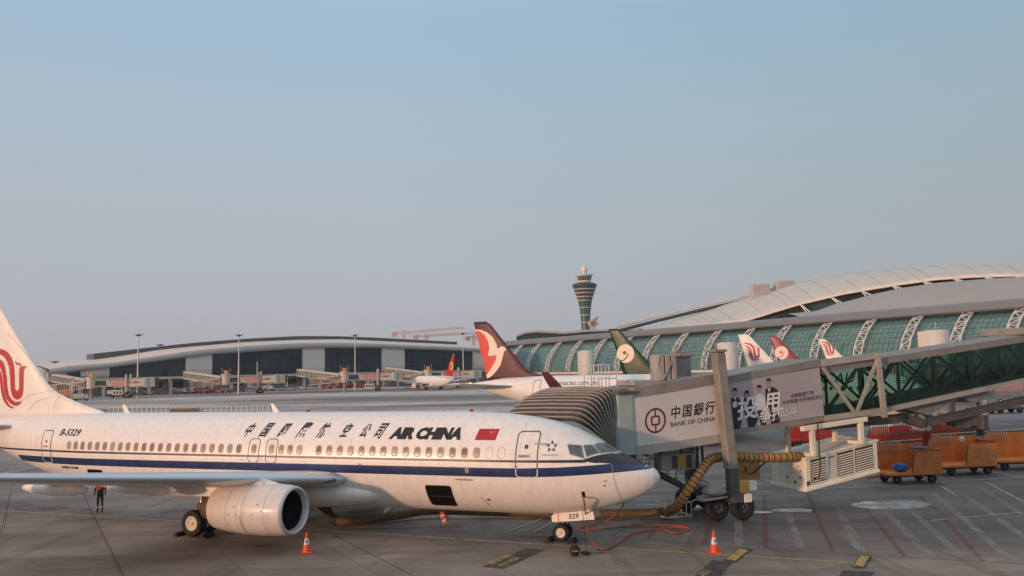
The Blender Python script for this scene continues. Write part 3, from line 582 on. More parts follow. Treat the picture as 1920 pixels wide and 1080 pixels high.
# ------------------------------------------------------------------ people
def person(p, rz, label, top='vest', legs='cloth', cap='hair', h=1.74, lean=0, arm=.25, zv=.92):
    t = thing('person', label, 'person', p, rz)
    J = {'pel': (0, 0, .93), 'sp': (0, lean*.25, 1.18), 'ch': (0, lean*.55, 1.40), 'nk': (0, lean*.8, 1.52), 'hd': (0, lean*.95+.01, 1.63), 'ht': (0, lean*1.0, 1.75)}
    rad = {'pel': (.155, .12), 'sp': (.14, .10), 'ch': (.165, .11), 'nk': (.055, .06), 'hd': (.082, .098), 'ht': (.05, .06)}
    ed = [('pel', 'sp'), ('sp', 'ch'), ('ch', 'nk'), ('nk', 'hd'), ('hd', 'ht')]
    for n_, sx in (('l', 1), ('r', -1)):
        J.update({'hip'+n_: (.09*sx, 0, .86), 'kn'+n_: (.105*sx, .02, .49), 'an'+n_: (.11*sx, 0, .09), 'to'+n_: (.12*sx, .16, .045),
                  'sh'+n_: (.19*sx, lean*.6, 1.42), 'el'+n_: (.25*sx, lean*.6+.03, 1.14), 'wr'+n_: (.25*sx, lean*.6+arm, .92), 'ha'+n_: (.245*sx, lean*.6+arm+.05, .84)})
        rad.update({'hip'+n_: (.09, .09), 'kn'+n_: (.06, .06), 'an'+n_: (.045, .05), 'to'+n_: (.045, .04), 'sh'+n_: (.06, .06), 'el'+n_: (.043, .043), 'wr'+n_: (.03, .03), 'ha'+n_: (.035, .025)})
        ed += [('pel', 'hip'+n_), ('hip'+n_, 'kn'+n_), ('kn'+n_, 'an'+n_), ('an'+n_, 'to'+n_), ('ch', 'sh'+n_), ('sh'+n_, 'el'+n_), ('el'+n_, 'wr'+n_), ('wr'+n_, 'ha'+n_)]
    ks = list(J); me = bpy.data.meshes.new('b'); me.from_pydata([J[k] for k in ks], [(ks.index(a), ks.index(b)) for a, b in ed], [])
    o = bpy.data.objects.new('b', me); C.objects.link(o)
    md = o.modifiers.new('s', 'SKIN'); md.use_smooth_shade = True
    for i, k in enumerate(ks): me.skin_vertices[0].data[i].radius = rad[k]
    me.skin_vertices[0].data[0].use_root = True
    o.modifiers.new('u', 'SUBSURF').levels = 1; bpy.context.view_layer.update()
    nm = bpy.data.meshes.new_from_object(o.evaluated_get(bpy.context.evaluated_depsgraph_get())); bpy.data.objects.remove(o)
    nm.materials.clear()
    for m_ in ('skin', top, legs, 'rail', 'tyre'): nm.materials.append(MT[m_])
    for f in nm.polygons:
        c = f.center
        f.material_index = 0 if (c.z > 1.5 or (abs(c.x) > .19 and c.z < .93)) else (2 if c.z < zv and (abs(c.x) < .2 or zv > 1) else 1)
        if .26 < c.z < .33: f.material_index = 3
        if c.z < .1: f.material_index = 4
    b = bpy.data.objects.new('body', nm); C.objects.link(b); b.parent = t; k = h/1.78; b.scale = (k, k, k)
    MB().lathe([(.001, .135), (.06, .12), (.1, .06), (.11, 0), (.105, -.05)], (0, (lean*.97-.01)*k, 1.66*k), 'z', 14).build('cap' if cap != 'hair' else 'hair', MT[cap], t)
    return t
person(G(187, 961), R(200), 'person in black with white ankle bands and red shoulders standing behind the wing', zv=1.27)
person(G(1761, 813), R(60), 'person in dark clothes and white cap bending over the orange tow bar', 'cloth', 'cloth', 'rail', 1.7, .25, .4)
person(G(1776, 812), R(250), 'person in dark clothes and white cap standing upright by the orange tow bar', 'cloth', 'cloth', 'rail', 1.7, .05)
# red & striped covers under the forward hold
t = thing('warning_streamer', 'red and white striped streamer hanging under the forward cargo door', 'streamer', (*PL(8.9, .9)[:2], 0))
mb = MB()
for k in range(5): mb.add([(.0+.03*k-.09, 0, 1.04-.1*k), (.17+.03*k-.09, .01, 1.09-.1*k), (.15+.03*k-.1, .01, .99-.1*k), (-.02+.03*k-.09, 0, .94-.1*k)], [(0, 1, 2, 3)], k % 2)
o = mb.build('streamer_cloth', [MT['orange'], MT['rail']], t); md = o.modifiers.new('t', 'SOLIDIFY'); md.thickness = .01
cone(G(832, 968), 'dark red cone standing beyond the fuselage below the forward cargo door', .8)
# ================================================================== near jet bridge
BU = Vector((.9597, .281, 0)); BN = Vector((-.281, .9597, 0)); B0 = Vector((5.5, 36, 0)); BR = math.atan2(.281, .9597)
BR_ = thing('jet_bridge', 'grey jet bridge with a white bank advertisement and glass tunnel reaching the nearest airliner', 'jet bridge', B0, BR)
sl = lambda x0, z0, x1, z1: (lambda x: z0+(z1-z0)*(x-x0)/(x1-x0))
zt1, zb1 = sl(-.3, 5.9, 3.7, 6.42), sl(-.06, 3.09, 3.86, 3.45)
def tunnel(name, x0, x1, zb, zt, y0, y1, mat, parent=BR_, e=0):
    return MB().loft([[(x, y0, zb(x)), (x, y1, zb(x)), (x, y1, zt(x)), (x, (y0+y1)/2, zt(x)+.08), (x, y0, zt(x))] for x in (x0, x1)], cap=True).build(name, mat, parent)
o = tunnel('outer_tunnel', -.3, 3.9, lambda x: zb1(x)+.36, lambda x: zt1(x)-.4, 0, 3.1, MT['greyl'])
for zz, h_, yy, m_ in ((zb1, .36, -.06, 'grey'), (lambda x: zt1(x)-.4, .44, -.05, 'frame')):
    MB().loft([[(x, yy, zz(x)), (x, 3.16, zz(x)), (x, 3.16, zz(x)+h_), (x, yy, zz(x)+h_)] for x in (-.35, 3.95)], cap=True).build('tunnel_rail', MT[m_], BR_)
# bank panel
pn = MB().prism([(-.3, 3.46), (3.82, 3.72), (3.7, 5.93), (-.34, 5.50)], lambda u, v, k: (u, -.012-.03*k, v)).build('bank_panel', MT['greyl'], BR_)
fb = lambda u, v: (u, -.048, v+.085*(u-.5))
conform(stroke_fig([(.58+.46*math.cos(R(k*10)), 4.5+.50*math.sin(R(k*10))) for k in range(36)], .085), 'bank_emblem', MT['bank'], fb, pn, 0, 0)
conform(stroke_fig([(x_, y_) for x_, y_ in rrect(.58, 4.5, .36, .34, .05)], .08), 'bank_emblem', MT['bank'], fb, pn, 0, 0)
conform(fig_polys([[(.545, 4.70), (.615, 4.70), (.615, 4.98), (.545, 4.98)], [(.545, 4.02), (.615, 4.02), (.615, 4.30), (.545, 4.30)]]), 'bank_emblem', MT['bank'], fb, pn, 0, 0)
for i, c_ in enumerate('中国銀行'): conform(fig_text(c_, .58, .15, .010, .86), 'bank_calligraphy', MT['black'], fb, pn, 0, 0, 1.28+.56*i, 4.52)
conform(fig_text('BANK OF CHINA', .275, 0, .006, 1.05), 'bank_name', MT['greyd'], fb, pn, 0, 0, 1.27, 4.14)
# middle tunnel with advertisement
zt2, zb2 = sl(4.3, 6.33, 8.9, 6.98), sl(4.5, 3.76, 9.3, 4.18)
tunnel('middle_tunnel', 3.9, 9.15, lambda x: zb2(x)+.12, lambda x: zt2(x)-.28, .14, 2.95, MT['grey'])
MB().loft([[(x, .06, zt2(x)-.34), (x, 3.0, zt2(x)-.34), (x, 3.0, zt2(x)), (x, .06, zt2(x))] for x in (3.9, 9.2)], cap=True).build('tunnel_rail', MT['frame'], BR_)
MB().loft([[(x, .06, zb2(x)-.02), (x, 3.0, zb2(x)-.02), (x, 3.0, zb2(x)+.2), (x, .06, zb2(x)+.2)] for x in (3.9, 12.4)], cap=True).build('tunnel_rail', MT['frame'], BR_)
ad = MB().prism([(4.15, 3.93), (9.2, 4.40), (9.08, 6.60), (4.1, 6.02)], lambda u, v, k: (u, .12-.05*k, v)).build('advertising_panel', MT['adbg'], BR_)
fa = lambda d: (lambda u, v: (u, .07-d, v))
def au(px, py):      # ad figures: crop pixels (1140..1640 x 640..) -> panel plane
    x, y = 1140+px/3.84, 640+py/3.84; d = ray(x, y); o0 = B0+BN*.07
    t_ = (o0.x*BN.x+o0.y*BN.y)/(d.x*BN.x+d.y*BN.y); P_ = Vector((d.x*t_, d.y*t_, H+d.z*t_)); return ((P_-B0).dot(BU), P_.z)
def adfig(name, pts, mat, d, par): return conform(fig_polys([[au(*p) for p in pl] for pl in pts]), name, MT[mat], fa(d), par, 0, 0)
ell = lambda cx, cy, a, b, n=14: [(cx+a*math.cos(2*math.pi*k/n), cy+b*math.sin(2*math.pi*k/n)) for k in range(n)]
adfig('pictured_person', [[(885, 410), (935, 400), (958, 440), (965, 560), (950, 640), (905, 645), (884, 560)]], 'suit', .006, ad)
adfig('pictured_person', [[(965, 425), (985, 405), (1015, 405), (1035, 430), (1045, 500), (1080, 560), (1050, 625), (1010, 632), (1000, 560), (985, 520), (968, 480)]], 'suit', .007, ad)
adfig('pictured_person', [[(1062, 400), (1085, 375), (1110, 378), (1128, 400), (1135, 480), (1110, 500), (1070, 490)]], 'shirt', .006, ad)
adfig('pictured_person', [[(1075, 500), (1130, 490), (1140, 612), (1105, 618)]], 'suit', .006, ad)
adfig('pictured_person', [[(1130, 350), (1155, 330), (1190, 328), (1220, 350), (1235, 470), (1238, 600), (1175, 608), (1165, 480), (1140, 460)]], 'suit', .005, ad)
for cx, cy in ((912, 362), (998, 380), (1087, 340), (1155, 292)):
    adfig('pictured_head', [ell(cx, cy+8, 15, 24)], 'skin', .010, ad); adfig('pictured_hair', [[(cx-17, cy+(30 if cx == 998 else 2)), (cx-17, cy-14), (cx-8, cy-27), (cx+10, cy-27), (cx+18, cy-12), (cx+17, cy+(30 if cx == 998 else 2)), (cx+10, cy-8), (cx-10, cy-8)]], 'hair', .013, ad)
adfig('pictured_collar', [[(1148, 335), (1170, 335), (1160, 375)], [(905, 400), (925, 398), (916, 430)], [(895, 440), (925, 430), (930, 470), (900, 480)]], 'shirt', .012, ad)
def adtext(body, px, py, size, mat, d, shear=0, bold=0, width=1, slope=.10):
    u0_, v0_ = au(px, py); return conform(fig_text(body, size, shear, bold, width), 'advert_text', MT[mat], lambda u, v: (u, .07-d, v+slope*(u-u0_)), ad, 0, 0, u0_, v0_)
adtext('投', 925, 555, 1.05, 'wtext', .018, .12, .02); adtext('用', 1125, 490, .86, 'wtext', .018, .12, .02)
adtext('资', 1055, 495, .55, 'wtext', .019, .12, .01); adtext('争打', 1088, 580, .62, 'wtext', .018, .1, .015); adtext('公斗', 1225, 545, .42, 'wtext', .016, .3, .0, 1.2)
adtext('中银财富管理', 1312, 408, .21, 'adtxt', .012, .1, .004); adtext('呵护财富 呵护你的关注', 1255, 455, .21, 'adtxt', .012, .1, .004)
# glass tunnel
zt3, zb3 = sl(12.4, 6.98, 21.2, 7.95), sl(12.5, 4.45, 21, 5.62)
X0, X1 = 9.25, 27.0
def gl(y):
    return MB().loft([[(x, y, zb3(x)+.2), (x, y, zt3(x)-.25)] for x in (X0, X1)], closed=False)
for y in (.28, 2.8):
    o = gl(y).build('glass_wall', MT['tunglass'], BR_)
    mb = MB(); n_ = 8; st = (X1-X0)/n_
    for i in range(n_):
        a, b = X0+i*st, X0+(i+1)*st; yy = y+.07
        mb.bar((a, yy, zb3(a)+.2), (b, yy, zt3(b)-.25), .07, .11); mb.bar((a, yy+.03, zt3(a)-.25), (b, yy+.03, zb3(b)+.2), .06, .11)
        mb.bar((b, yy, zb3(b)+.15), (b, yy, zt3(b)-.2), .09, .12)
    mb.build('cross_bracing', MT['greyd'], BR_)
for y in (.48, 2.6): MB().loft([[(x, y, zb3(x)+.3), (x, y, zt3(x)-.3)] for x in (16.9, 27)], closed=False).build('darkening_glass', MT['tunglass'], BR_)  # added second panes that darken the tunnel's right end
MB().loft([[(x, .2, zt3(x)-.32), (x, 2.9, zt3(x)-.32), (x, 2.9, zt3(x)), (x, 1.5, zt3(x)+.1), (x, .2, zt3(x))] for x in (X0, X1)], cap=True).build('tunnel_roof', MT['frame'], BR_)
MB().loft([[(x, .3, zb3(x)+.02), (x, 2.8, zb3(x)+.02), (x, 2.8, zb3(x)+.35), (x, .3, zb3(x)+.35)] for x in (X0, X1)], cap=True).build('tunnel_floor', MT['greyd'], BR_)
MB().loft([[(x, .14, zb3(x)-.06), (x, .36, zb3(x)-.06), (x, .36, zb3(x)+.16), (x, .14, zb3(x)+.16)] for x in (X0, X1)], cap=True).build('lower_chord', MT['grey'], BR_)
# end frame with V brace
mb = MB(); zf = lambda x: zb2(x)+.1
for a, b in (((9.25, 6.6), (10.9, 4.4)), ((12.3, 6.9), (10.95, 4.45))): mb.bar((a[0], .05, a[1]), (b[0], .05, b[1]), .08, .16)
mb.bar((12.48, .02, 4.2), (12.3, .02, 7.2), .16, .24); mb.bar((9.2, .05, 6.83), (12.3, .05, 7.12), .12, .3); mb.bar((9.2, .05, 4.28), (12.5, .05, 4.52), .12, .24)
mb.build('end_frame', MT['grey'], BR_)
# cable tray slung below
mb = MB(); mb.bar((9.7, 1.0, 3.86), (14.4, 1.0, 4.05), .5, .38); mb.bar((14.3, 1.0, 4.08), (15.6, 1.0, 3.72), .5, .42); mb.bar((15.4, 1.0, 3.72), (26.5, 1.0, 5.35), .5, .32)
for x in (15.2, 19, 23): mb.bar((x, 1.0, 3.7+.13*(x-15)), (x, 1.0, zb3(x)), .12, .12)
mb.build('cable_tray', MT['beamb'], BR_)
mb = MB(); mb.prism([(14.0, 0), (15.6, -.62), (17.6, -.10), (18.4, -.5), (19.2, -.45), (19.3, .1), (14.0, .1)], lambda u, v, k: (u, .6+1.6*k, zb3(u)-.1+v)).build('belly_panel', MT['frame'], BR_)
MB().bbox((21.4, .0, 8.02), (26.5, 3.0, 8.4), .05).build('rotunda_roof', MT['frame'], BR_)
# lift columns
tilt = lambda x, z: x+(z-2.3)*-.075
for y0, nm in ((-.62, 0), (3.1, 1)):
    mb = MB().bbox((0, 0, 0), (.47, .5, 5.1), .04, tw=lambda x, y, z: (3.72+x-.075*z, y0+y, 2.3+z)); mb.bbox((-.06, -.06, 5.1), (.53, .56, 5.22), .02, tw=lambda x, y, z: (3.72+x-.075*z, y0+y, 2.3+z))
    mb.tube([(3.5, y0+.25, 7.5), (3.5, y0+.25, 7.85)], .04); mb.build('lift_column', MT['frame'], BR_)
    MB().bbox((3.76, y0+.05, .95), (4.22, y0+.45, 2.32), .03).build('inner_column', MT['greyd'], BR_)
MB().bbox((3.85, -.6, .85), (4.4, 3.7, 1.25), .04).build('axle_beam', MT['greyd'], BR_)
mb = MB(); mb.bbox((2.9, -.3, 1.15), (3.85, .5, 1.5), .12); mb.tube([(2.6, -.2, 1.0), (4.0, -.3, 1.12)], .05); mb.bar((2.7, .4, 1.0), (4.4, .4, 1.0), .3, .2); mb.build('motor_housing', MT['grey'], BR_)
mb = MB().bbox((4.2, -.55, 1.25), (4.72, -.15, 1.78), .04); mb.build('gear_box', MT['orangebox'], BR_)
MB().bbox((4.8, -.4, 1.3), (5.2, .0, 1.72), .03).bbox((4.4, -.6, .85), (4.8, -.2, 1.22), .03).build('control_box', MT['cream'], BR_)
def bwheel(x, y, r, w, par):
    e = MB().lathe([(r*.5, -w*.4), (r*.62, -w/2), (r*.88, -w/2), (r, -w*.3), (r, w*.3), (r*.88, w/2), (r*.62, w/2), (r*.5, w*.4)], (x, y, r), 'y', 32).build('wheel', MT['tyre'], par)
    MB().lathe([(.001, -w*.3), (r*.12, -w*.32), (r*.16, -w*.15), (r*.4, -w*.2), (r*.46, -w*.38), (r*.5, w*.38), (.001, w*.2)], (x, y, r), 'y', 20).build('rim', MT['greyd'], e)
for x, y in ((3.62, .45), (4.72, .15), (3.62, 3.2), (4.72, 3.2)): bwheel(x, y, .56, .42, BR_)
MB().bbox((4.9, 1.2, 1.55), (6.4, 1.35, 2.45), .03).build('hose_tray', MT['hose'], BR_)
MB().tube(spline([(4.75, -.2, 2.3), (5.1, .2, 2.0), (5.6, .5, 1.95), (6.2, .8, 2.2), (6.9, .9, 2.55)]), .04, 6).build('cable_loop', MT['black'], BR_)
# roof fittings
mb = MB()
for k in range(3): mb.bbox((1.35+.3*k, .9, 6.0), (1.58+.3*k, 1.9, 7.35), .02)
mb.bar((1.1, .9, 6.0), (1.35, .9, 7.3), .05); mb.bar((1.35, .85, 6.0), (1.9, .85, 7.0), .05); mb.build('roof_unit', MT['grey'], BR_)
MB().bbox((2.75, 1.5, 6.1), (3.25, 2.1, 7.3), .03).bbox((2.62, 1.4, 7.25), (3.38, 2.2, 7.4), .03).bbox((2.4, 1.2, 6.1), (3.6, 2.3, 6.35), .05).build('roof_stack', MT['frame'], BR_)
MB().bbox((-.1, .6, 6.0), (1.2, 2.4, 6.24), .03).build('roof_box', MT['grey'], BR_)
mb = MB()
for x in (-1.9, -1.55, -1.2, -.85):
    for y in (.7, 1.9): mb.tube([(x, y, 5.9), (x, y, 6.95)], .022, 6)
for z in (6.35, 6.95):
    for y in (.7, 1.9): mb.tube([(-1.9, y, z), (-.85, y, z)], .022, 6)
    mb.tube([(-.85, .7, z), (-.85, 1.9, z)], .022, 6)
mb.build('roof_railing', MT['rail'], BR_)
# cab
MB().loft([[(x, y, 3.1+.0*x), (x, y, 5.66)] for x, y in ((-.3, -.02), (-.5, -.06), (-1.1, -.0), (-1.38, .25), (-1.42, 3.0), (-.3, 3.1))], closed=False).add([], []).build('cab_wall', MT['teal'], BR_).modifiers.new('t', 'SOLIDIFY').thickness = .06
MB().loft([[(-.25, -.12, z), (-1.15, -.1, z), (-1.48, .2, z), (-1.5, 3.1, z), (-.25, 3.15, z)] for z in (5.66, 5.8)], cap=True).build('cab_roof', MT['greyd'], BR_)
MB().bbox((-4.2, 1.9, 3.0), (-1.5, 3.9, 5.6), .05).build('cab_body', MT['grey'], BR_)
MB().bbox((-1.5, .3, 2.85), (-.2, 3.0, 3.1), .04).build('cab_floor', MT['greyd'], BR_)
# under-cab machinery: cabinet, service stair
mb = MB().bbox((1.3, 1.0, 2.2), (3.0, 1.8, 2.92), .03); cbn = mb.build('service_cabinet', MT['grey'], BR_)
for x, m_ in ((1.95, 'greyd'), (2.3, 'orangebox'), (2.66, 'greyd')): MB().box((x-.14, .985, 2.28), (x+.14, .998, 2.84)).build('cabinet_door', MT[m_], cbn)
mb = MB().bar((1.3, .98, 3.0), (3.2, .98, 3.1), .06, .05)
for x in (.6, 1.35, 2.4, 3.2, 3.45): mb.bar((x, 1.2, 2.0 if x > 3 else 2.9), (x, 1.2, 3.5), .09, .09)
for k in range(9): mb.tube([(-.1+.45*k, 2.4, 2.0-.1*k), (.15+.45*k, 2.4, 3.0-.08*k)], .012, 5)
for k in range(5): mb.tube([(-.2, 2.4, 2.9-.2*k), (3.4, 2.4, 2.6-.2*k)], .01, 5)
mb.build('support_frame', MT['greyd'], BR_)
mb = MB()
for y in (1.5, 2.3):
    mb.bar((-.4, y, 3.0), (3.9, y, .75), .06, .2); mb.tube([(-.4, y, 3.5), (3.9, y, 1.45)], .02, 6)
    for k in range(9): x = -.2+.48*k; z = 3.0-(x+.4)*.523; mb.tube([(x, y, z), (x+.1, y, z+.52)], .014, 5)
for k in range(15): x = -.25+.28*k; z = 3.0-(x+.4)*.523; mb.box((x, 1.5, z), (x+.22, 2.3, z+.03))
mb.build('service_stair', MT['greyd'], BR_)
# bellows canopy against the fuselage
q0 = Vector((4.42, 35.95, 3.25)); ax = Vector((-cA, sA, 0)); fw = Vector((-sA, -cA, 0)); inv = Matrix.Translation(B0) @ Matrix.Rotation(BR, 4, 'Z'); inv = inv.inverted()
def ribloop(i, n=11, out=0):
    f = i/n; ph = R(4+50*f); w = 3.4+.25*f; h = 2.72; pts = []
    c_ = .5
    for t_, hh in [(0, 0), (0, h*.5), (0, h-c_), (c_*.13, h-c_*.42), (c_*.42, h-c_*.13), (c_, h), (w*.5, h+.03), (w-c_, h), (w-c_*.42, h-c_*.13), (w-c_*.13, h-c_*.42), (w, h-c_), (w, h*.4)]:
        cx, cy = t_-w/2, hh-h*.5; k = 1+out/1.4
        p = q0+ax*(w/2+cx*k)+(Vector((0, 0, 1))*math.cos(ph)+fw*math.sin(ph))*(h*.5+cy*k)+ax*(1.15*f*hh/h)+Vector((0, 0, -.22))*f*hh/h
        pts.append(inv @ p)
    return pts
mb = MB(); lp = []
for i in range(23): lp.append(ribloop(i/2, 11, 0 if i % 2 == 0 else -.11))
mb.loft(lp, closed=False); bl = mb.build('bellows_canopy', MT['bell'], BR_)
for i in range(12):
    L_ = ribloop(i, 11, .015); MB().tube(L_, .042, 6, smooth=True).build('canopy_rib', MT['rib'], bl)
L_ = [p+inv.to_3x3() @ (fw*.12+Vector((0, 0, -.10))) for p in ribloop(11, 11, .0)]; MB().tube(L_, .13, 10).build('canopy_bumper', MT['grey'], bl)
# air conditioning unit slung under the bridge
AC = thing('air_conditioning_unit', 'large cream louvred air conditioning unit hanging below the jet bridge', 'air conditioner', B0+BU*8.0+BN*.1, BR)
tw = lambda x, y, z: (x+.02*z, y, z+.165*x)
body = MB().bbox((0, 0, 1.08), (4.0, 2.7, 2.5), .04, tw=tw).build('unit_case', MT['cream'], AC)
MB().bbox((-.05, -.06, 1.0), (4.05, 2.75, 1.14), .02, tw=tw).build('base_skid', MT['cream'], AC)
MB().bbox((-.05, -.06, 2.44), (4.05, 2.75, 2.52), .02, tw=tw).build('top_cover', MT['cream'], AC)
for a, b in ((.28, 1.12), (1.72, 2.62), (2.72, 3.72)):
    mb = MB().box((a, -.012, 1.28), (b, -.002, 2.36), 1, tw)
    z = 1.3
    while z < 2.34: mb.add([tw(a+.02, -.012, z), tw(b-.02, -.012, z), tw(b-.02, -.05, z-.04), tw(a+.02, -.05, z-.04), tw(a+.02, -.055, z-.02), tw(b-.02, -.055, z-.02)], [(0, 1, 2, 3), (3, 2, 5, 4)], 0); z += .105
    mb.build('louvre_grille', [MT['cream'], MT['louvre']], body)
MB().box((1.2, -.014, 1.3), (1.64, -.002, 2.36), 0, tw).build('access_panel', MT['greyl'], body)
MB().box((.04, -.014, 1.25), (.22, -.002, 1.45), 0, tw).box((1.28, -.02, 2.24), (1.56, -.012, 2.3), 0, tw).build('data_plate', MT['greyd'], body)
for y, z, s_ in ((.4, 1.6, .05), (.8, 1.35, .07), (1.4, 1.5, .05), (.35, 1.9, .04), (.5, 2.1, .03)): MB().box((-.02, y-s_, z-s_), (.0, y+s_, z+s_), 0, tw).build('end_fitting', MT['greyd'], body)
mb = MB(); mb.bbox((-.1, -.2, 3.74), (3.45, .05, 3.96), .02, tw=lambda x, y, z: (x, y, z+.09*x))
for x in (.45, 3.1): mb.bbox((x-.11, -.18, 2.5+.165*x), (x+.11, .03, 3.76+.09*x), .015); mb.bbox((x-.25, -.1, 2.5+.165*x), (x+.25, .66, 2.66+.165*x), .02)
mb.bbox((.35, 1.7, 2.5), (.55, 1.9, 3.9), .02); mb.bbox((3.0, 1.7, 2.9), (3.2, 1.9, 4.2), .02); mb.build('hanger_frame', MT['cream'], AC)
MB().tube([(.62, -.3, 4.1), (.6, -.32, 3.0), (.62, -.3, 2.0), (.5, -.3, 1.6), (.3, -.2, 1.6)], .035, 8).build('power_lead', MT['black'], AC)
# yellow hose and long duct
hp = [(7.9, .9, 2.25), (7.2, .4, 2.62), (6.5, -.2, 2.68), (5.2, -.75, 2.74), (4.2, -.95, 2.82), (3.4, -.9, 2.98), (2.95, -.8, 2.95), (2.5, -.75, 2.6), (2.1, -.7, 2.05), (1.7, -.6, 1.5), (1.3, -.5, 1.0), (1.05, .0, .62), (.95, 1.2, .48)]
def BP(px, py, off):
    d = ray(px, py); o0 = B0+BN*off; t_ = (o0.x*BN.x+o0.y*BN.y)/(d.x*BN.x+d.y*BN.y); return Vector((d.x*t_, d.y*t_, H+d.z*t_))
hp = spline([BP(1500, 856, .5), BP(1478, 857, .35), BP(1440, 858, .3), BP(1410, 858, .3), BP(1380, 856, .35), BP(1350, 857, .35), BP(1332, 862, .3), BP(1318, 878, .2), BP(1302, 902, .1), BP(1286, 926, .2), BP(1272, 946, .6), BP(1262, 955, 1.0), BP(1250, 958, 1.4)], 10)
mb = MB().tube(hp, .205, 16)
for i in range(0, len(hp)-1, 3):
    d_ = (hp[i+1]-hp[i]).normalized()*.022; mb.tube([hp[i]-d_, hp[i]+d_], .216, 16, mi=1)
tag(mb.build('air_hose', [MT['hose'], MT['hoseband']]), 'ribbed yellow air hose arching past the bridge column into the wire basket', 'hose')
dp = [W(1258, 958, 38.2), W(1215, 962, 38.3), W(1120, 967, 38.4), W(1000, 962, 38.9), W(820, 957, 39.4), W(745, 966, 38.9), W(680, 976, 38.2), W(640, 980, 37.9), W(622, 972, 37.9), W(613, 958, 37.8), PL(15.0, .6, 1.15)]
dp = [Vector((p.x, p.y, max(p.z, .24))) for p in dp]; dq = spline(dp, 8)
mb = MB().tube(dq, .2, 14)
for i in range(len(dq)-22, len(dq)-1): d_ = (dq[i+1]-dq[i]).normalized()*.02; mb.tube([dq[i]-d_, dq[i]+d_], .215, 14, mi=1)
tag(mb.build('air_duct', [MT['duct'], MT['hoseband']]), 'long brown air duct lying on the concrete under the airliner from belly to wire basket', 'duct')
bk = thing('hose_basket', 'cream wire basket trolley holding the yellow hose end', 'basket', G(1268, 972), BR)
mb = MB(); x0, x1, y0, y1, z0, z1 = -.65, .62, -.3, .75, .12, .72
for z in (z0, z1): 
    for a, b in (((x0, y0), (x1, y0)), ((x1, y0), (x1, y1)), ((x1, y1), (x0, y1)), ((x0, y1), (x0, y0))): mb.tube([(*a, z), (*b, z)], .022, 6)
for k in range(6): x = x0+(x1-x0)*k/5; mb.tube([(x, y0, z0), (x, y0, z1)], .018, 6); mb.tube([(x, y1, z0), (x, y1, z1)], .018, 6)
mb.tube([(x1, y0, z1), (x1+1.9, y0+.3, z1+.75)], .03, 6); mb.tube([(x1, y1, z1), (x1+1.6, y1+.2, z1+.7)], .025, 6)
mb.tube([(x0, y0, z1), (x0-1.6, y0+.3, z1-.05)], .022, 6); mb.build('wire_cage', MT['cream'], bk)
for x in (-.35, .4): bwheel(x, .2, .09, .06, bk)
# ================================================================== other airliners
def place(tail, Lt, alpha): return (tail[0]+Lt*math.cos(alpha), tail[1]-Lt*math.sin(alpha))
AL = R(27)
tm = place((-4.1, 88.5), 43.6, AL)
B, TB, FB = airliner('parked_airliner', 'white airliner with a dark maroon fin showing a cream bird on red', TA32, tm, AL, MT['maroon'], 'white2', winglet='maroon')
nn = Vector((-math.sin(AL), -math.cos(AL), 0)); fwd = Vector((math.cos(AL), -math.sin(AL), 0))
def mu(px, py, lat=0):
    x, y = 860+px/4, 560+py/4; d = ray(x, y); o0 = Vector((*tm, 0))+nn*lat; t_ = o0.dot(nn)/(d.x*nn.x+d.y*nn.y); P_ = Vector((d.x*t_, d.y*t_, H+d.z*t_))
    return ((P_-Vector((*tm, 0))).dot(fwd), P_.z)
ff = lambda d: (lambda u, v: fin_y(TB, -u, v, d))
red = [(129, 240), (160, 245), (195, 270), (225, 320), (234, 370), (222, 430), (288, 425), (283, 460), (255, 510), (228, 550), (208, 575)]
bird = [(126, 230), (175, 235), (220, 255), (260, 290), (288, 340), (297, 378), (320, 358), (345, 360), (363, 385), (345, 395), (335, 440), (318, 500), (285, 545), (250, 580), (216, 600), (208, 575), (228, 550), (255, 510), (283, 460), (288, 425), (222, 430), (234, 370), (225, 320), (195, 270), (160, 245), (129, 240)]
conform(fig_polys([[mu(*p) for p in red]]), 'red_emblem', MT['maroonred'], ff(.012), FB, .4, .4)
conform(fig_polys([[mu(*p) for p in bird]]), 'bird_emblem', MT['birdcream'], ff(.014), FB, .4, .4)
sb = lambda d: (lambda u, v: side(TB, -u, v, d))
text_on('airmacau.com.mo', .72, -34.0, 5.16, .15, .0, .98, 'greyd', 'web_address', fn=sb(.012), parent=B)
text_on('AIR MACAU', 1.15, -12.2, 5.1, .15, .02, 1.0, 'stripe', 'airline_name', fn=sb(.012), parent=B)
conform(stroke_fig(rrect(-35.7, 4.9, .8, 1.6, .12), .05), 'rear_door', MT['outline'], sb(.012), B, 0, .2)
conform(stroke_fig(rrect(-4.4, 4.4, .8, 1.85, .12), .05), 'front_door', MT['outline'], sb(.012), B, 0, .2)
for k in range(16): conform(fig_polys([rrect(-5.8-.53*k, 4.62, .24, .34, .1)]), 'cabin_window', MT['greyd'], sb(.012), B, 0, .2)
for w in ([(2.9, 4.95), (2.9, 5.4), (2.3, 5.4), (2.2, 4.95)], [(2.1, 4.95), (2.2, 5.35), (1.75, 5.15), (1.5, 4.8)]):
    conform(fig_polys([[(-a, b) for a, b in w]]), 'cockpit_window', MT['cockpit'], sb(.014), B, 0, .2)
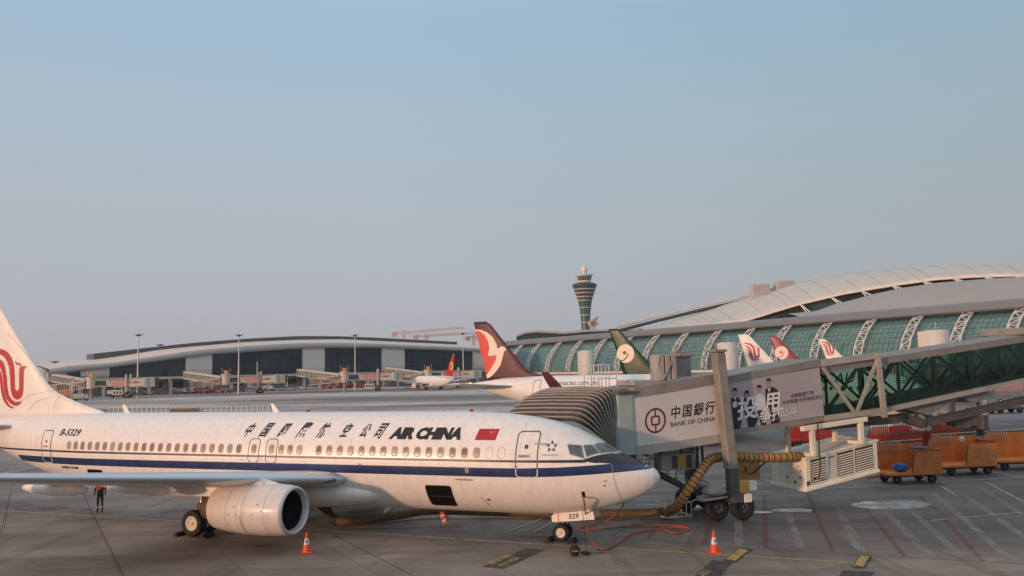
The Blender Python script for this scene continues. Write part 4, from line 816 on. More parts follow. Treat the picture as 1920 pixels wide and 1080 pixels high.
def nine(T_, fin, cs, cz, r, par, dark):
    g = lambda d: (lambda u, v: fin_y(T_, -u, v, d))
    conform(fig_polys([ell(-cs, cz, r, r, 28)]), 'round_emblem', MT['birdcream'], g(.012), fin, .5, .5)
    conform(fig_polys([ell(-cs-r*.08, cz+r*.08, r*.24, r*.2, 16)]), 'emblem_eye', MT[dark], g(.02), fin, 0, 0)
    arc = [(-cs+r*(-.86+.0*k)+r*1.25*(k/12), cz-r*.62+r*.62*(k/12)**2.2-.22*r*math.sin(math.pi*k/12)) for k in range(13)]
    conform(stroke_fig(arc, r*.13, False), 'emblem_curve', MT[dark], g(.02), fin, 0, 0)
D, TD, FD = airliner('parked_airliner', 'airliner with a dark green fin carrying a round cream nine emblem', T737, place((14.5, 122), 38.8, AL), AL, MT['green'])
nine(TD, FD, 36.7, 8.75, 1.35, D, 'green')
def ph_on(T_, fin, sc, ds, dz):
    pc = (34.9, 7.0); polys = [[(-(pc[0]+ds+(ph_map(u, v)[0]-pc[0])*sc), 7.0+dz+(ph_map(u, v)[1]-7.0)*sc) for u, v in p] for p in PH]
    conform(fig_polys(polys), 'bird_emblem', MT['red'], lambda u, v: fin_y(T_, -u, v, .02), fin, .5, .5)
E_, TE, FE = airliner('parked_airliner', 'airliner whose white fin with a red bird emblem stands left of the magenta fin', TA32, place((39.5, 143), 43, AL), AL, MT['white2'])
ph_on(TE, FE, .98, 6.0, 1.9)
Mg, TG, FG = airliner('parked_airliner', 'airliner with a magenta fin carrying a round cream nine emblem', T737, place((53.6, 172), 38.8, AL), AL, MT['magenta'])
nine(TG, FG, 36.9, 9.0, 1.35, Mg, 'magenta')
K_, TK, FK = airliner('parked_airliner', 'airliner with the smaller white fin and red bird emblem, right of the magenta fin', T737, place((74, 200), 38.8, AL), AL, MT['white2'])
ph_on(TK, FK, 1.05, 1.6, 3.1)
TJ = {k: v for k, v in T737.items()}
Q_, TQ, FQ = airliner('parked_airliner', 'small distant white airliner with a red fin and yellow disc, parked at the left terminal', T737, (-38.6, 318.5), math.atan2(-.88, -.47), MT['redtail'])
def other(u, v, d): p = fin_y(TQ, -u, v, d); return (p[0], -p[1], p[2])
for dd, fn in ((.03, lambda u, v: fin_y(TQ, -u, v, .03)), (.03, lambda u, v: other(u, v, .03))):
    conform(fig_polys([ell(-36.6, 8.4, 1.3, 1.5, 18)]), 'round_emblem', MT['yellow'], fn, FQ, .5, .5)
conform(fig_polys([ell(-36.4, 8.3, .55, .7, 14)]), 'emblem_centre', MT['redtail'], lambda u, v: other(u, v, .06), FQ, .5, .5)
# ================================================================== left terminal
class Frame:
    def __init__(s, o, d):
        s.o = Vector((*o, 0)); s.u = Vector((*d, 0)).normalized(); s.n = Vector((-s.u.y, s.u.x, 0)); s.rz = math.atan2(s.u.y, s.u.x)
    def un(s, px, py, y=0):
        d = ray(px, py); o = s.o+s.n*y; t = o.dot(s.n)/(d.x*s.n.x+d.y*s.n.y); P_ = Vector((d.x*t, d.y*t, H+d.z*t)); return ((P_-s.o).dot(s.u), P_.z)
def curve(fr, pts, y):
    return sorted(fr.un(a, b, y) for a, b in pts)
FT = Frame((-158, 305), (130.8, 116))
T_ = thing('terminal_building', 'long grey terminal with a curved roof and dark window bands across the left background', 'terminal', FT.o, FT.rz)
gt = curve(FT, [(90, 703), (125, 699), (152, 695), (206, 689), (348, 670), (397, 664), (565, 653), (608, 652), (716, 652), (758, 654), (887, 659), (930, 661)], 0)
gu = curve(FT, [(90, 693), (125, 687), (206, 681), (360, 658), (460, 649), (560, 643.5), (640, 643), (715, 645), (887, 652), (930, 655)], -1)
rt = curve(FT, [(90, 686), (110, 683), (206, 671), (300, 656), (360, 650), (460, 641.5), (560, 637), (640, 636), (715, 639.5), (855, 646), (930, 650)], 14)
x0, x1 = gt[0][0], gt[-1][0]; N_ = 60; rg1 = []; rg2 = []
for i in range(N_+1):
    x = x0+(x1-x0)*i/N_; a = interp(gt, x); b = interp(gu, x); c = interp(rt, x)
    rg1.append([(x, .5, a-.1), (x, -1.2, a), (x, -1.7, a+(b-a)*.35), (x, -1.5, a+(b-a)*.75), (x, -1, b)])
    rg2.append([(x, -1.0, b+.05), (x, 3, b+(c-b)*.35), (x, 8, b+(c-b)*.72), (x, 14, c), (x, 22, c+.3), (x, 34, c-2), (x, 44, c-6), (x, 44, 0)])
MB().loft(rg1, closed=False, smooth=True).build('gutter_band', MT['tgrey'], T_)
MB().loft(rg2, closed=False, smooth=True).build('roof', MT['tpink'], T_)
sk = curve(FT, [(176, 663), (360, 643), (460, 635), (560, 630), (640, 630.5), (715, 633.5), (857, 641)], 16)
rg = []
for i in range(41):
    x = sk[0][0]+(sk[-1][0]-sk[0][0])*i/40; z = interp(sk, x); c = interp(rt, x)
    rg.append([(x, 16, c-.5), (x, 16, z), (x, 26, z), (x, 26, c-.5)])
MB().loft(rg, cap=True).build('roof_skylight', MT['tdark'], T_)
wb = curve(FT, [(90, 711), (152, 709), (205, 706.5), (348, 704), (397, 699.5), (567, 697.5), (608, 691.5), (716, 690), (758, 688), (930, 686)], 0)
WZ = 6.9
wins_px = [(125, 152), (205, 348), (397, 567), (608, 716), (758, 887)]
wx = [(FT.un(a, 690)[0], FT.un(b, 690)[0]) for a, b in wins_px]
for a, b in wx:
    rg = []
    for i in range(13):
        x = a-.5+(b-a+1)*i/12; rg.append([(x, .9, WZ), (x, .9, interp(gt, x))])
    wn = MB().loft(rg, closed=False).build('window_band', MT['tglass'], T_)
    mb = MB(); k = max(2, int((b-a)/3))
    for i in range(k+1): x = a+(b-a)*i/k; mb.box((x-.06, .72, WZ), (x+.06, .88, interp(gt, x)))
    mb.box((a, .7, WZ+3.4), (b, .87, WZ+3.52)); mb.build('mullions', MT['tdark'], wn)
edges = [x0]+[q for w in wx for q in w]+[x1]
for i in range(0, len(edges), 2):
    a, b = edges[i], edges[i+1]; rg = []; n_ = 8
    for j in range(n_+1):
        x = a+(b-a)*j/n_; zt = interp(gt, x); bel = [(1.0, zt), (-.1, zt), (-.4, zt-2), (-.5, WZ+2.5), (-.1, WZ+.9), (.9, WZ+.1), (3, WZ-.6)]
        rg.append([(x, y, z) for y, z in bel])
    MB().loft(rg, closed=False, smooth=False).add([(a, y, z) for y, z in bel], [tuple(range(7))]).add([(b, y, z) for y, z in bel], [tuple(range(7))]).build('wall_panel', MT['tblock'], T_)
MB().box((x0, -.8, WZ-.9), (x1, 1.0, WZ)).build('sill_ledge', MT['greyl'], T_)
MB().box((x0, 4, 0), (x1, 6, WZ-.9)).build('lower_wall', MT['twall'], T_)
for i in range(26):
    x = x0+3+(x1-x0-6)*i/25; MB().box((x-.9, 1.2, 0), (x+.1, 2.2, WZ-.9)).build('column', MT['tblock'], T_)
    if i % 3: MB().box((x+1.6, 3.9, 2.6), (x+5.5, 3.98, 4.9)).build('ground_window', MT['glassd'], T_)
# arched gable at the far left end
mb = MB(); x = x0
arc = [(1+13*math.cos(R(180-k*15))+13, (interp(gt, x)-4)+7*math.sin(R(k*15))) for k in range(13)]
mb.loft([[(x-2.5+j*1.2, y, z) for y, z in arc] for j in range(4)], closed=False, smooth=True); mb.add([(x+.1, y, z) for y, z in arc], [tuple(range(13))]); mb.box((x-2, .5, 6.2), (x+.1, 27, 7.2))
mb.build('end_gable', MT['tblock'], T_)
MB().box((x0-1.2, 2, 0), (x0-1, 26, 6.2)).build('end_wall', MT['tglass'], T_)
for px, py, lbl in ((103, 679, 'tiny roof beacon mast above the left end of the curved terminal'), (300, 647, 'tiny roof beacon mast behind the skylight of the curved terminal')):
    t = thing('roof_mast', lbl, 'mast', W(px, py+4, 340 if px > 200 else 322)); MB().tube([(0, 0, -3), (0, 0, .8)], .12, 6).build('pole', MT['steel'], t)
    MB().lathe([(.2, .5), (1.6, .9), (1.6, 1.1), (.3, 1.2)], n=10).build('lamp_ring', MT['greyd'], t)
# floodlight masts
def mast(px, Z, label, h=21.7):
    p = Vector(((px-960)*Z/F, Z, 0)); t = thing('light_mast', label, 'light mast', p, random.random(), 'floodlight masts before the left terminal')
    MB().lathe([(.34, 0), (.3, 4), (.2, 14), (.13, h)], n=10).build('pole', MT['steel'], t)
    MB().lathe([(.3, h-.9), (.9, h-.5), (1.0, h-.35), (.5, h-.2)], n=12).build('crown_ring', MT['greyd'], t)
    for k in range(6):
        a = k*math.pi/3; MB().bbox((-.3, -.2, -.22), (.3, .2, .18), .04, tw=lambda x, y, z: ((1.35+x)*math.cos(a)-y*math.sin(a), (1.35+x)*math.sin(a)+y*math.cos(a), h-.2+z+x*.3)).build('floodlight', MT['greyl'], t)
    MB().tube([(0, 0, h), (0, 0, h+2.6)], .03, 5).build('lightning_rod', MT['steel'], t)
mast(258, 283, 'tall floodlight mast left of the bus'); mast(446.5, 300, 'tall floodlight mast above the second distant jet bridge'); mast(664, 322, 'tall floodlight mast before the middle window band'); mast(866, 345, 'tall floodlight mast just left of the maroon fin', 22.5)
for px, Z, h, l in ((136.5, 262, 7, 'short white pole at far left beside the airliner fin'), (481, 330, 12, 'thin short pole in front of the widest dark window')):
    t = thing('light_pole', l, 'pole', ((px-960)*Z/F, Z, 0)); MB().tube([(0, 0, 0), (0, 0, h)], .16, 8).build('pole', MT['greyl'], t); MB().bbox((-.35, -.2, h-.1), (.35, .2, h+.15), .04).build('lamp_head', MT['greyd'], t)
# ================================================================== distant jet bridges
def far_bridge(name, label):
    t = thing(name, label, 'jet bridge', group='jet bridges at the left terminal')
    MB().lathe([(1.7, 3.3), (1.7, 7.0), (1.9, 7.05), (1.9, 7.3), (.5, 7.4)], n=16, smooth=False).build('rotunda', MT['farpanel'], t)
    MB().lathe([(.5, 0), (.5, 3.3)], n=12).build('rotunda_column', MT['grey'], t)
    for x0, x1, z0, z1, w, m_, nm in ((1.4, 7.5, 3.95, 6.35, 1.15, 'farpanel', 'inner_tunnel'), (7.2, 12.6, 3.8, 6.5, 1.3, 'pinkad', 'middle_tunnel'), (12.4, 18, 3.65, 6.65, 1.5, 'farpanel', 'outer_tunnel')):
        MB().box((x0, -w, z0), (x1, w, z1)).build(nm, MT[m_], t); MB().box((x0, -w-.1, z1-.25), (x1+.05, w+.1, z1+.1)).box((x0, -w-.1, z0-.1), (x1+.05, w+.1, z0+.25)).build('tunnel_rail', MT['frame'], t)
    for sg in (-1, 1):
        MB().box((1.6, sg*1.16-.01, 4.3), (5.4, sg*1.16+.01, 6.0)).build('side_glass', MT['tglass'], t)
        mb = MB(); mb.bar((5.5, sg*1.2, 4.2), (6.5, sg*1.2, 6.1), .15); mb.bar((6.5, sg*1.2, 6.1), (7.3, sg*1.2, 4.2), .15); mb.build('v_brace', MT['grey'], t)
        cl = [(13.4+.0, 5.2)]; f_ = lambda u, v: (u, sg*1.53, v)
        conform(stroke_fig([(13.5+.42*math.cos(R(k*30)), 5.2+.42*math.sin(R(k*30))) for k in range(12)], .12), 'bank_emblem', MT['bank'], f_, t, 0, 0)
        conform(fig_text('中国銀行' if 1 else '', .75, 0, .02, .8), 'bank_name', MT['bank'], (lambda u, v: (u, -1.53, v)) if sg < 0 else (lambda u, v: (31.4-u, 1.53, v)), t, 0, 0, 14.2, 4.95)
    MB().lathe([(1.9, 3.4), (1.9, 6.6), (1.2, 6.8)], (18.6, 0, 0), n=14, smooth=False).build('cab', MT['teal'], t)
    mb = MB()
    for k in range(5): mb.box((20.2+.34*k, -1.7, 3.6), (20.36+.34*k, 1.7, 6.75)); mb.box((20.36+.34*k, -1.55, 3.75), (20.54+.34*k, 1.55, 6.6), 1)
    mb.build('bellows_canopy', [MT['greyl'], MT['bell']], t)
    for sg in (-1, 1): MB().bbox((12.0, sg*1.9-.25, 2.0), (12.5, sg*1.9+.25, 8.0), .03).build('lift_column', MT['farpanel'], t)
    MB().bbox((11.9, -2.2, .7), (12.6, 2.2, 2.1), .08).build('axle_beam', MT['greyd'], t)
    for y in (-1.3, 1.3):
        for x in (11.75, 12.75): bwheel(x, y, .55, .45, t)
    mb = MB(); mb.bar((12.6, -2.3, .5), (17.2, -2.3, 3.7), .9, .25); mb.build('service_stair', MT['frame'], t)
    MB().bbox((-.7, -.5, 7.4), (.7, .5, 8.7), .04).build('stand_sign', MT['orangebox'], t)
    mb = MB()
    for x in (-1.4, 1.4): mb.tube([(x, 0, 7.3), (x, 0, 9.2)], .05, 6); mb.lathe([(.001, .2), (.2, 0), (.001, -.2)], (x, 0, 9.2), n=8)
    mb.build('roof_light', MT['rail'], t)
    # fixed link back to the building
    mb = MB(); a, b = Vector((-1.5, .8, 0)), Vector((-19, 14, 2.2)); z0, z1 = 3.9, 6.2
    for z in (z0, z1):
        for o_ in (-1.2, 1.2): mb.bar(a+Vector((o_*.5, o_, z)), b+Vector((o_*.5, o_, z)), .35, .35)
    for k in range(15):
        for o_ in (-1.2, 1.2):
            p = a+(b-a)*(k/14); q = a+(b-a)*(min(14, k+.7)/14); mb.bar(p+Vector((o_*.5, o_, z0)), q+Vector((o_*.5, o_, z1)), .18, .18)
    mb.bar(a+Vector((0, 0, z1+.2)), b+Vector((0, 0, z1+.2)), 2.6, .2); mb.bar(a+Vector((0, 0, z0-.1)), b+Vector((0, 0, z0-.1)), 2.6, .25); lk = mb.build('fixed_link', MT['farpanel'], t)
    mb = MB()
    for o_ in (-1.0, 1.0): mb.loft([[p+Vector((o_*.5, o_, z0)), p+Vector((o_*.5, o_, z1))] for p in (a, b)], closed=False)
    mb.build('link_glass', MT['tgreen'] if 'tgreen' in MT else MT['teal'], lk)
    MB().bar((-4, -1.5, 3.6), (-8, -2.5, .2), .9, .2).build('link_stair', MT['grey'], t)
    for x in (-4, -10): MB().box((x-.25, 2+(-x-4)*.75, 0), (x+.25, 2.5+(-x-4)*.75, 3.7+(-x)*.1)).build('link_support', MT['grey'], t)
    mb = MB()
    for z in (3.5, 5.7):
        for y in (-1.8, -.2): mb.bar((-1.5, y, z), (-13, y, z-.9), .22, .22)
    for k in range(14):
        for y in (-1.8, -.2): x = -1.5-.8*k; mb.bar((x, y, 3.5-.07*k), (x-.5, y, 5.7-.07*k), .14, .14)
    mb.bar((-1.5, -1, 5.85), (-13, -1, 4.95), 1.7, .12); mb.build('low_walkway', MT['farpanel'], t)
    return t
def far_ac(label, loc, rz, group='air conditioning units under the distant jet bridges'):
    t = thing('air_conditioning_unit', label, 'air conditioner', loc, rz, group)
    b = MB().bbox((0, -1.45, 0), (3.4, 0, 1.5), .05).build('unit_case', MT['cream'], t)
    for x in (.3, 1.3, 2.35): MB().box((x, -1.47, .25), (x+.75, -1.452, 1.25)).build('louvre_grille', MT['louvre'], b)
    mb = MB()
    for x in (.5, 2.8): mb.bar((x, -.7, 1.45), (x, -.7, 2.6), .16)
    mb.bar((.2, -.7, 2.5), (3.1, -.7, 2.5), .16, .2); mb.build('hanger_frame', MT['cream'], t); return t
fbs = far_bridge('jet_bridge', 'leftmost distant jet bridge, beside the bus and the white airliner fin')
spots = [(172, 283, .05, None), (423, 306, .06, 'distant jet bridge second from the left, beneath the widest dark window'), (644, 308, .08, 'distant jet bridge third from the left, with red dollies beneath'), (800, 335, -.02, 'distant jet bridge partly hidden by the small red finned airliner')]
aclab = ['small cream cooling unit under the leftmost distant jet bridge', 'small cream cooling unit under the second distant jet bridge', 'small cream cooling unit under the third distant jet bridge', 'small cream cooling unit under the fourth distant jet bridge']
for i, (px, Z, rz, lb) in enumerate(spots):
    o = fbs if i == 0 else copy_tree(fbs)
    p = Vector(((px-960)*Z/F, Z, 0)); o.location = p; o.rotation_euler = (0, 0, rz)
    if lb: o['label'] = lb
    far_ac(aclab[i], p+Vector((7.6*math.cos(rz), 7.6*math.sin(rz), 1.1)), rz)
o = copy_tree(fbs); o.location = (53.5, 79.5, -.2); o.rotation_euler = (0, 0, math.pi+.22); o['label'] = 'next jet bridge seen dimly through the glass tunnel at the right'; del o['group']
far_ac('cream cooling unit with a dangling lead seen below the right end of the glass tunnel', (47.5, 77.0, 1.9), .22, 'cooling units near the next gate')
# ================================================================== right concourse
FC = Frame((6.9, 483), (138.1, -247)); CL = 335
K2 = thing('concourse_building', 'long concourse with bulging green glass wall and white truss arches receding behind the fins', 'terminal', FC.o, FC.rz)
prof = [(0, 20.7), (-2.6, 19.0), (-5.2, 16.4), (-7.4, 13.4), (-8.9, 10.2), (-9.7, 7.4), (-10.0, 4.8)]
sp = 18.87; xs = [-39, -19, 1, 21.4, 42.5, 62.9, 84, 104.6, 124.3, 143.8, 163.6, 182.1, 200.3, 218.4, 236.2, 253.2, 269.3, 285, 301, 317, 333]; nb = len(xs)-1
for i in range(nb):
    a, b = xs[i], xs[i+1]
    g = MB().loft([[(x, y, z) for y, z in prof] for x in (a, b)], closed=False, smooth=True).build('glass_bay', MT['cglass'], K2)
    mb = MB()
    for j in range(1, 9): x = a+(b-a)*j/9; mb.tube([(x, y-.06, z) for y, z in prof], .10, 4, smooth=False)
    for k in range(12):
        t = k/11*(len(prof)-1); q = min(int(t), len(prof)-2); f_ = t-q; y = prof[q][0]+(prof[q+1][0]-prof[q][0])*f_; z = prof[q][1]+(prof[q+1][1]-prof[q][1])*f_
        mb.bar((a, y-.06, z), (b, y-.06, z), .12, .12)
    mb.build('glazing_bars', MT['mull'], g)
for i in range(nb+1):
    x = xs[i]; mb = MB(); A1 = [(x-1.5, y-1.9, z+.3) for y, z in prof]; A2 = [(x+1.5, y-1.9, z+.3) for y, z in prof]; A3 = [(x, y-.3, z) for y, z in prof]
    for q in (A1, A2): mb.tube(q, .25, 6)
    mb.tube(A3, .15, 6); n_ = 8
    def at(q, t): t *= len(q)-1; k = min(int(t), len(q)-2); return Vector(q[k])+(Vector(q[k+1])-Vector(q[k]))*(t-k)
    for k in range(n_):
        mb.bar(at(A1 if k % 2 else A2, k/n_), at(A2 if k % 2 else A1, (k+1)/n_), .24); mb.bar(at(A2, k/n_), at(A1, k/n_), .2); mb.bar(at(A1, k/n_), at(A3, (k+.5)/n_), .1); mb.bar(at(A2, k/n_), at(A3, (k+.5)/n_), .1)
    mb.build('truss_arch', MT['truss'], K2)
MB().loft([[(x, 1, 20.5), (x, -2.6, 20.7), (x, -3.0, 21.2), (x, -2.6, 22.9), (x, -1, 23.5), (x, 8, 24.4), (x, 26, 24.4), (x, 34, 22), (x, 34, 0)] for x in (-42, CL)], closed=False).build('roof', MT['croof'], K2)
MB().loft([[(x, 1, 20.4), (x, -2.2, 20.0)] for x in (-42, CL)], closed=False).build('eave_shade_sheet', MT['tshade'], K2)  # near-black sheet paints the shade under the eave
MB().box((-42, -12.6, 3.9), (CL, -9.4, 4.75)).build('podium_ledge', MT['tpink'], K2)
MB().box((-42, -11.2, 0), (CL, -10, 3.9)).build('podium_wall', MT['twall'], K2)
for i in range(42): MB().box((-25+8.4*i, -11.3, 1.0), (-20+8.4*i, -11.21, 3.0)).build('podium_window', MT['glassd'], K2)
for px, Z, lb in ((1098, 330, 'farthest round white stair tower, between the maroon and green fins'), (1362, 255, 'round white stair tower directly left of the white fin'), (1752, 190, 'nearest round white stair tower, above the glass tunnel')):
    p = Vector(((px-960)*Z/F, Z, 0)); t = thing('stair_tower', lb, 'tower', p, -.9, 'stair towers along the concourse')
    MB().lathe([(2.7, 0), (2.7, 13.4), (2.5, 13.6), (.01, 13.6)], n=24).build('tower_wall', MT['greyl'], t)
    MB().bbox((-3.2, -2.4, 4), (0, 2.4, 13.4), .1).build('stair_block', MT['greyl'], t)
    mb = MB()
    for k in range(7): mb.box((-3.24, -2.44, 5.2+k*1.2), (.0, 2.44, 5.25+k*1.2))
    mb.build('panel_joints', MT['seam'], t); MB().box((-3.26, -2.2, 9.5), (-3.21, -1.2, 12)).build('window', MT['glassd'], t)
    MB().tube([(0, 0, 13.5), (0, 0, 15.6)], .05, 5).build('antenna', MT['rail'], t)
# main hall with its membrane roof
HL = thing('terminal_hall', 'huge arched terminal hall with a white membrane roof rising behind the concourse', 'terminal hall', W(1560, 600, 380)*1.0)
ho = HL.location.copy(); ho.z = 0; HL.location = ho
U = [(1195, 618, 520), (1215, 616, 512), (1260, 601.5, 500), (1320, 583, 486), (1390, 561, 470), (1440, 546, 458), (1492, 531.5, 448), (1556, 519.5, 436), (1610, 511.5, 424), (1675, 505.5, 412), (1735, 500.5, 402), (1793, 498, 392), (1860, 498, 382), (1930, 500, 372), (2060, 508, 352)]
Lw = [(1200, 621, 455), (1225, 619, 450), (1285, 613, 438), (1345, 607.5, 424), (1400, 601, 412), (1450, 585, 402), (1500, 570, 392), (1580, 551, 378), (1628, 542.5, 368), (1690, 532.5, 356), (1754, 523.5, 346), (1820, 519, 336), (1880, 517, 326), (1950, 516, 316), (2090, 519, 300)]
Us, Ls = [[tuple(p) for p in spline(q, 8)] for q in (U, Lw)]
def onc(q, x): return (x, interp([(a, b) for a, b, c in q], x), interp([(a, c) for a, b, c in q], x))
def rrow(xl):
    xu = max(1196+(xl-1200)*.45, xl-46); p, q = W(*onc(Us, xu))-ho, W(*onc(Ls, xl))-ho; row = []
    for k in range(11):
        t = k/10; v = p.lerp(q, t); v.z += 1.9*math.sin(math.pi*t)*(.25+.75*min(1, abs(q.z)/45)); row.append(v)
    return row
seams = [1206, 1230, 1255, 1287, 1324, 1339, 1352, 1380, 1431, 1479, 1493, 1526, 1563, 1610, 1656, 1702, 1726, 1747, 1791, 1839, 1882, 1918, 1955, 2000, 2050]
rg = [rrow(x) for x in seams]; fine = []
for a_, b_ in zip(seams, seams[1:]):
    for k in range(3): r_ = rrow(a_+(b_-a_)*k/3); fine.append([v+Vector((0, 0, .35*math.sin(math.pi*k/3)*(b_-a_)/45)) for v in r_])
fine.append(rg[-1])
o = MB().loft(fine, closed=False, smooth=True).build('membrane_roof', MT['membrane'], HL); md = o.modifiers.new('t', 'SOLIDIFY'); md.thickness = .8
for r_ in rg: MB().tube([v+Vector((0, 0, .3)) for v in r_], .17, 5).build('roof_seam', MT['rail'], o)
GL = [(1392, 605, 418), (1450, 599, 405), (1508, 593.5, 392), (1556, 574, 380), (1635, 552, 364), (1690, 540, 354), (1754, 530.5, 344), (1820, 525, 334), (1880, 521, 325), (1950, 520, 315), (2100, 524, 298)]
top = [W(a, b-1.2, c+4)-ho for a, b, c in Lw[3:]]; bot = [W(a, b+2, c+3)-ho for a, b, c in GL]; 
MB().loft([[t_, b_+Vector((0, 0, -3))] for t_, b_ in zip(top[:len(bot)], bot)], closed=False).build('clerestory_glass', MT['hallglass'], HL)
MB().tube([W(a, b+.3, c-.5)-ho for a, b, c in Lw[2:]], .55, 6).build('eave_beam', MT['tblock'], HL)
for i in range(16):
    f_ = i/15; mb = MB()
    xx = 1500+f_*430; Zt = interp([(a, c) for a, b, c in Lw], xx); yt = interp([(a, b) for a, b, c in Lw], xx); 
    for dx in (10, 19):
        xb = xx+dx; yb = interp([(a, b) for a, b, c in GL], xb)+1; Zb = interp([(a, c) for a, b, c in GL], xb)
        if i % 2 == 0: mb.bar(W(xx, yt, Zt-2)-ho, W(xb+(12 if xx < 1560 else 0), yb+(4 if xx < 1560 else 0), Zb-4)-ho, .5, .5)
    if i % 2 == 0: mb.build('roof_strut', MT['truss'], HL)
lowr = []
for (a, b, c) in GL[1:]:
    p = W(a, b, c)-ho; xb = a+60; Z2 = c-55; q = W(xb, interp([(1393, 604), (1480, 598), (1700, 583), (1920, 565), (2200, 540)], xb)+6, Z2)-ho; row = []
    for k in range(7): t = k/6; v = p.lerp(q, t); v.z += 3*math.sin(math.pi*t); row.append(v)
    lowr.append(row)
o = MB().loft(lowr, closed=False, smooth=True).build('lower_roof', MT['hallgrey'], HL)
mb = MB(); bm_ = [(1158, 613, 500), (1230, 594.5, 492), (1300, 577.5, 480), (1360, 564, 470), (1412, 552, 462), (1455, 540.5, 455), (1490, 532, 448)]
mb.tube([W(a, b, c)-ho for a, b, c in bm_], .75, 6, smooth=False); mb.tube([W(a+4, b+6.5, c+4)-ho for a, b, c in bm_[:-1]], 1.1, 6, mi=1, smooth=False); mb.build('ridge_beam', [MT['tgrey'], MT['hallglass']], HL)
for a, b, c, d in ((1413, 532, 1444, 556), (1459, 525.5, 1490, 545)):
    p = W(a, d, 445)-ho; q = W(c, b, 445)-ho; v = MB().box((p.x, p.y, p.z-6), (q.x, p.y+9, q.z)).build('roof_plant_box', MT['tgrey'], HL)
    mb = MB()
    for k in range(5): z = p.z+(q.z-p.z)*(.15+.17*k); mb.box((p.x+.4, p.y-.1, z), (q.x-.4, p.y-.02, z+.35))
    mb.build('louvre', MT['twall'], v)
# low arched building at the far end of the concourse
p0_ = W(975, 625, 560); LB = thing('distant_building', 'low dark glazed building with a thin arched roof below the control tower', 'building', (p0_.x, p0_.y, 0))
pts = [(968, 628), (985, 621.5), (1005, 619), (1030, 620.5), (1060, 622), (1100, 618), (1150, 616.5), (1205, 615)]
rg = [[Vector((W(a, b, 560).x-p0_.x, 0, W(a, b, 560).z)), Vector((W(a, b, 560).x-p0_.x, 50, W(a, b, 560).z+1)), Vector((W(a, b, 560).x-p0_.x, 50, W(a, b, 560).z-.5)), Vector((W(a, b, 560).x-p0_.x, 0, W(a, b, 560).z-1.4))] for a, b in pts]
MB().loft(rg, cap=True).build('roof', MT['tgrey'], LB)
MB().loft([[v[3]+Vector((0, 2, .2)), Vector((v[3].x, 2, 0))] for v in rg], closed=False).build('glass_front', MT['hallglass'], LB)
for i in range(20): x = rg[0][0].x+(rg[-1][0].x-rg[0][0].x)*i/19; MB().box((x-.15, 1.4, 8), (x+.15, 1.8, 28)).build('column', MT['tgrey'], LB)
# control tower
CT = thing('control_tower', 'tall flared dark green control tower with bands and a white radar ball', 'control tower', (74.5, 845, 0), .3)
z_ = lambda y: 6.85+(686-y)*.545
MB().lathe([(4.6, 0), (4.5, z_(612)), (4.6, z_(603)), (5.0, z_(589)), (5.8, z_(575)), (7.2, z_(561)), (8.4, z_(553))], n=32).build('shaft', MT['towerg'], CT)
MB().lathe([(8.4, z_(553)), (9.8, z_(546)), (11.4, z_(538)), (12.9, z_(531.5)), (13.0, z_(531)), (8.6, z_(527)), (5, z_(526))], n=32).build('flared_top', MT['towerd'], CT)
for y, r_ in ((540, 11.1), (547, 9.9), (554, 8.5), (561, 7.4), (574, 5.95), (588.5, 5.2), (602, 4.75)):
    MB().lathe([(r_, z_(y)-.35), (r_+.55, z_(y)-.3), (r_+.55, z_(y)+.3), (r_, z_(y)+.35)], n=32).build('ring_band', MT['tpink'], CT)
MB().lathe([(7.2, z_(527)), (6.6, z_(523.5))], n=24).build('cab_base', MT['greyl'], CT)
MB().lathe([(6.4, z_(523.5)), (7.4, z_(515.5))], n=16, smooth=False).build('cab_glass', MT['glassd'], CT)
mb = MB()
for k in range(16): a = k*math.pi/8; mb.bar((6.5*math.cos(a), 6.5*math.sin(a), z_(523.5)), (7.6*math.cos(a), 7.6*math.sin(a), z_(515)), .35)
mb.build('cab_mullions', MT['greyl'], CT)
MB().lathe([(7.4, z_(515.5)), (9.2, z_(513.2)), (9.0, z_(512.6)), (5, z_(513)), (2.6, z_(512)), (2.6, z_(507))], n=24).build('cab_roof', MT['greyl'], CT)
MB().lathe([(3.4*math.cos(R(a)), z_(502.4)+3.6*math.sin(R(a))) for a in range(-90, 91, 12)], n=24).build('radar_ball', MT['birdcream'], CT)
for k in range(5): a = k*1.25+.3; MB().tube([(8.4*math.cos(a), 8.4*math.sin(a), z_(513)), (8.4*math.cos(a), 8.4*math.sin(a), z_(509))], .15, 5).build('antenna', MT['greyd'], CT)
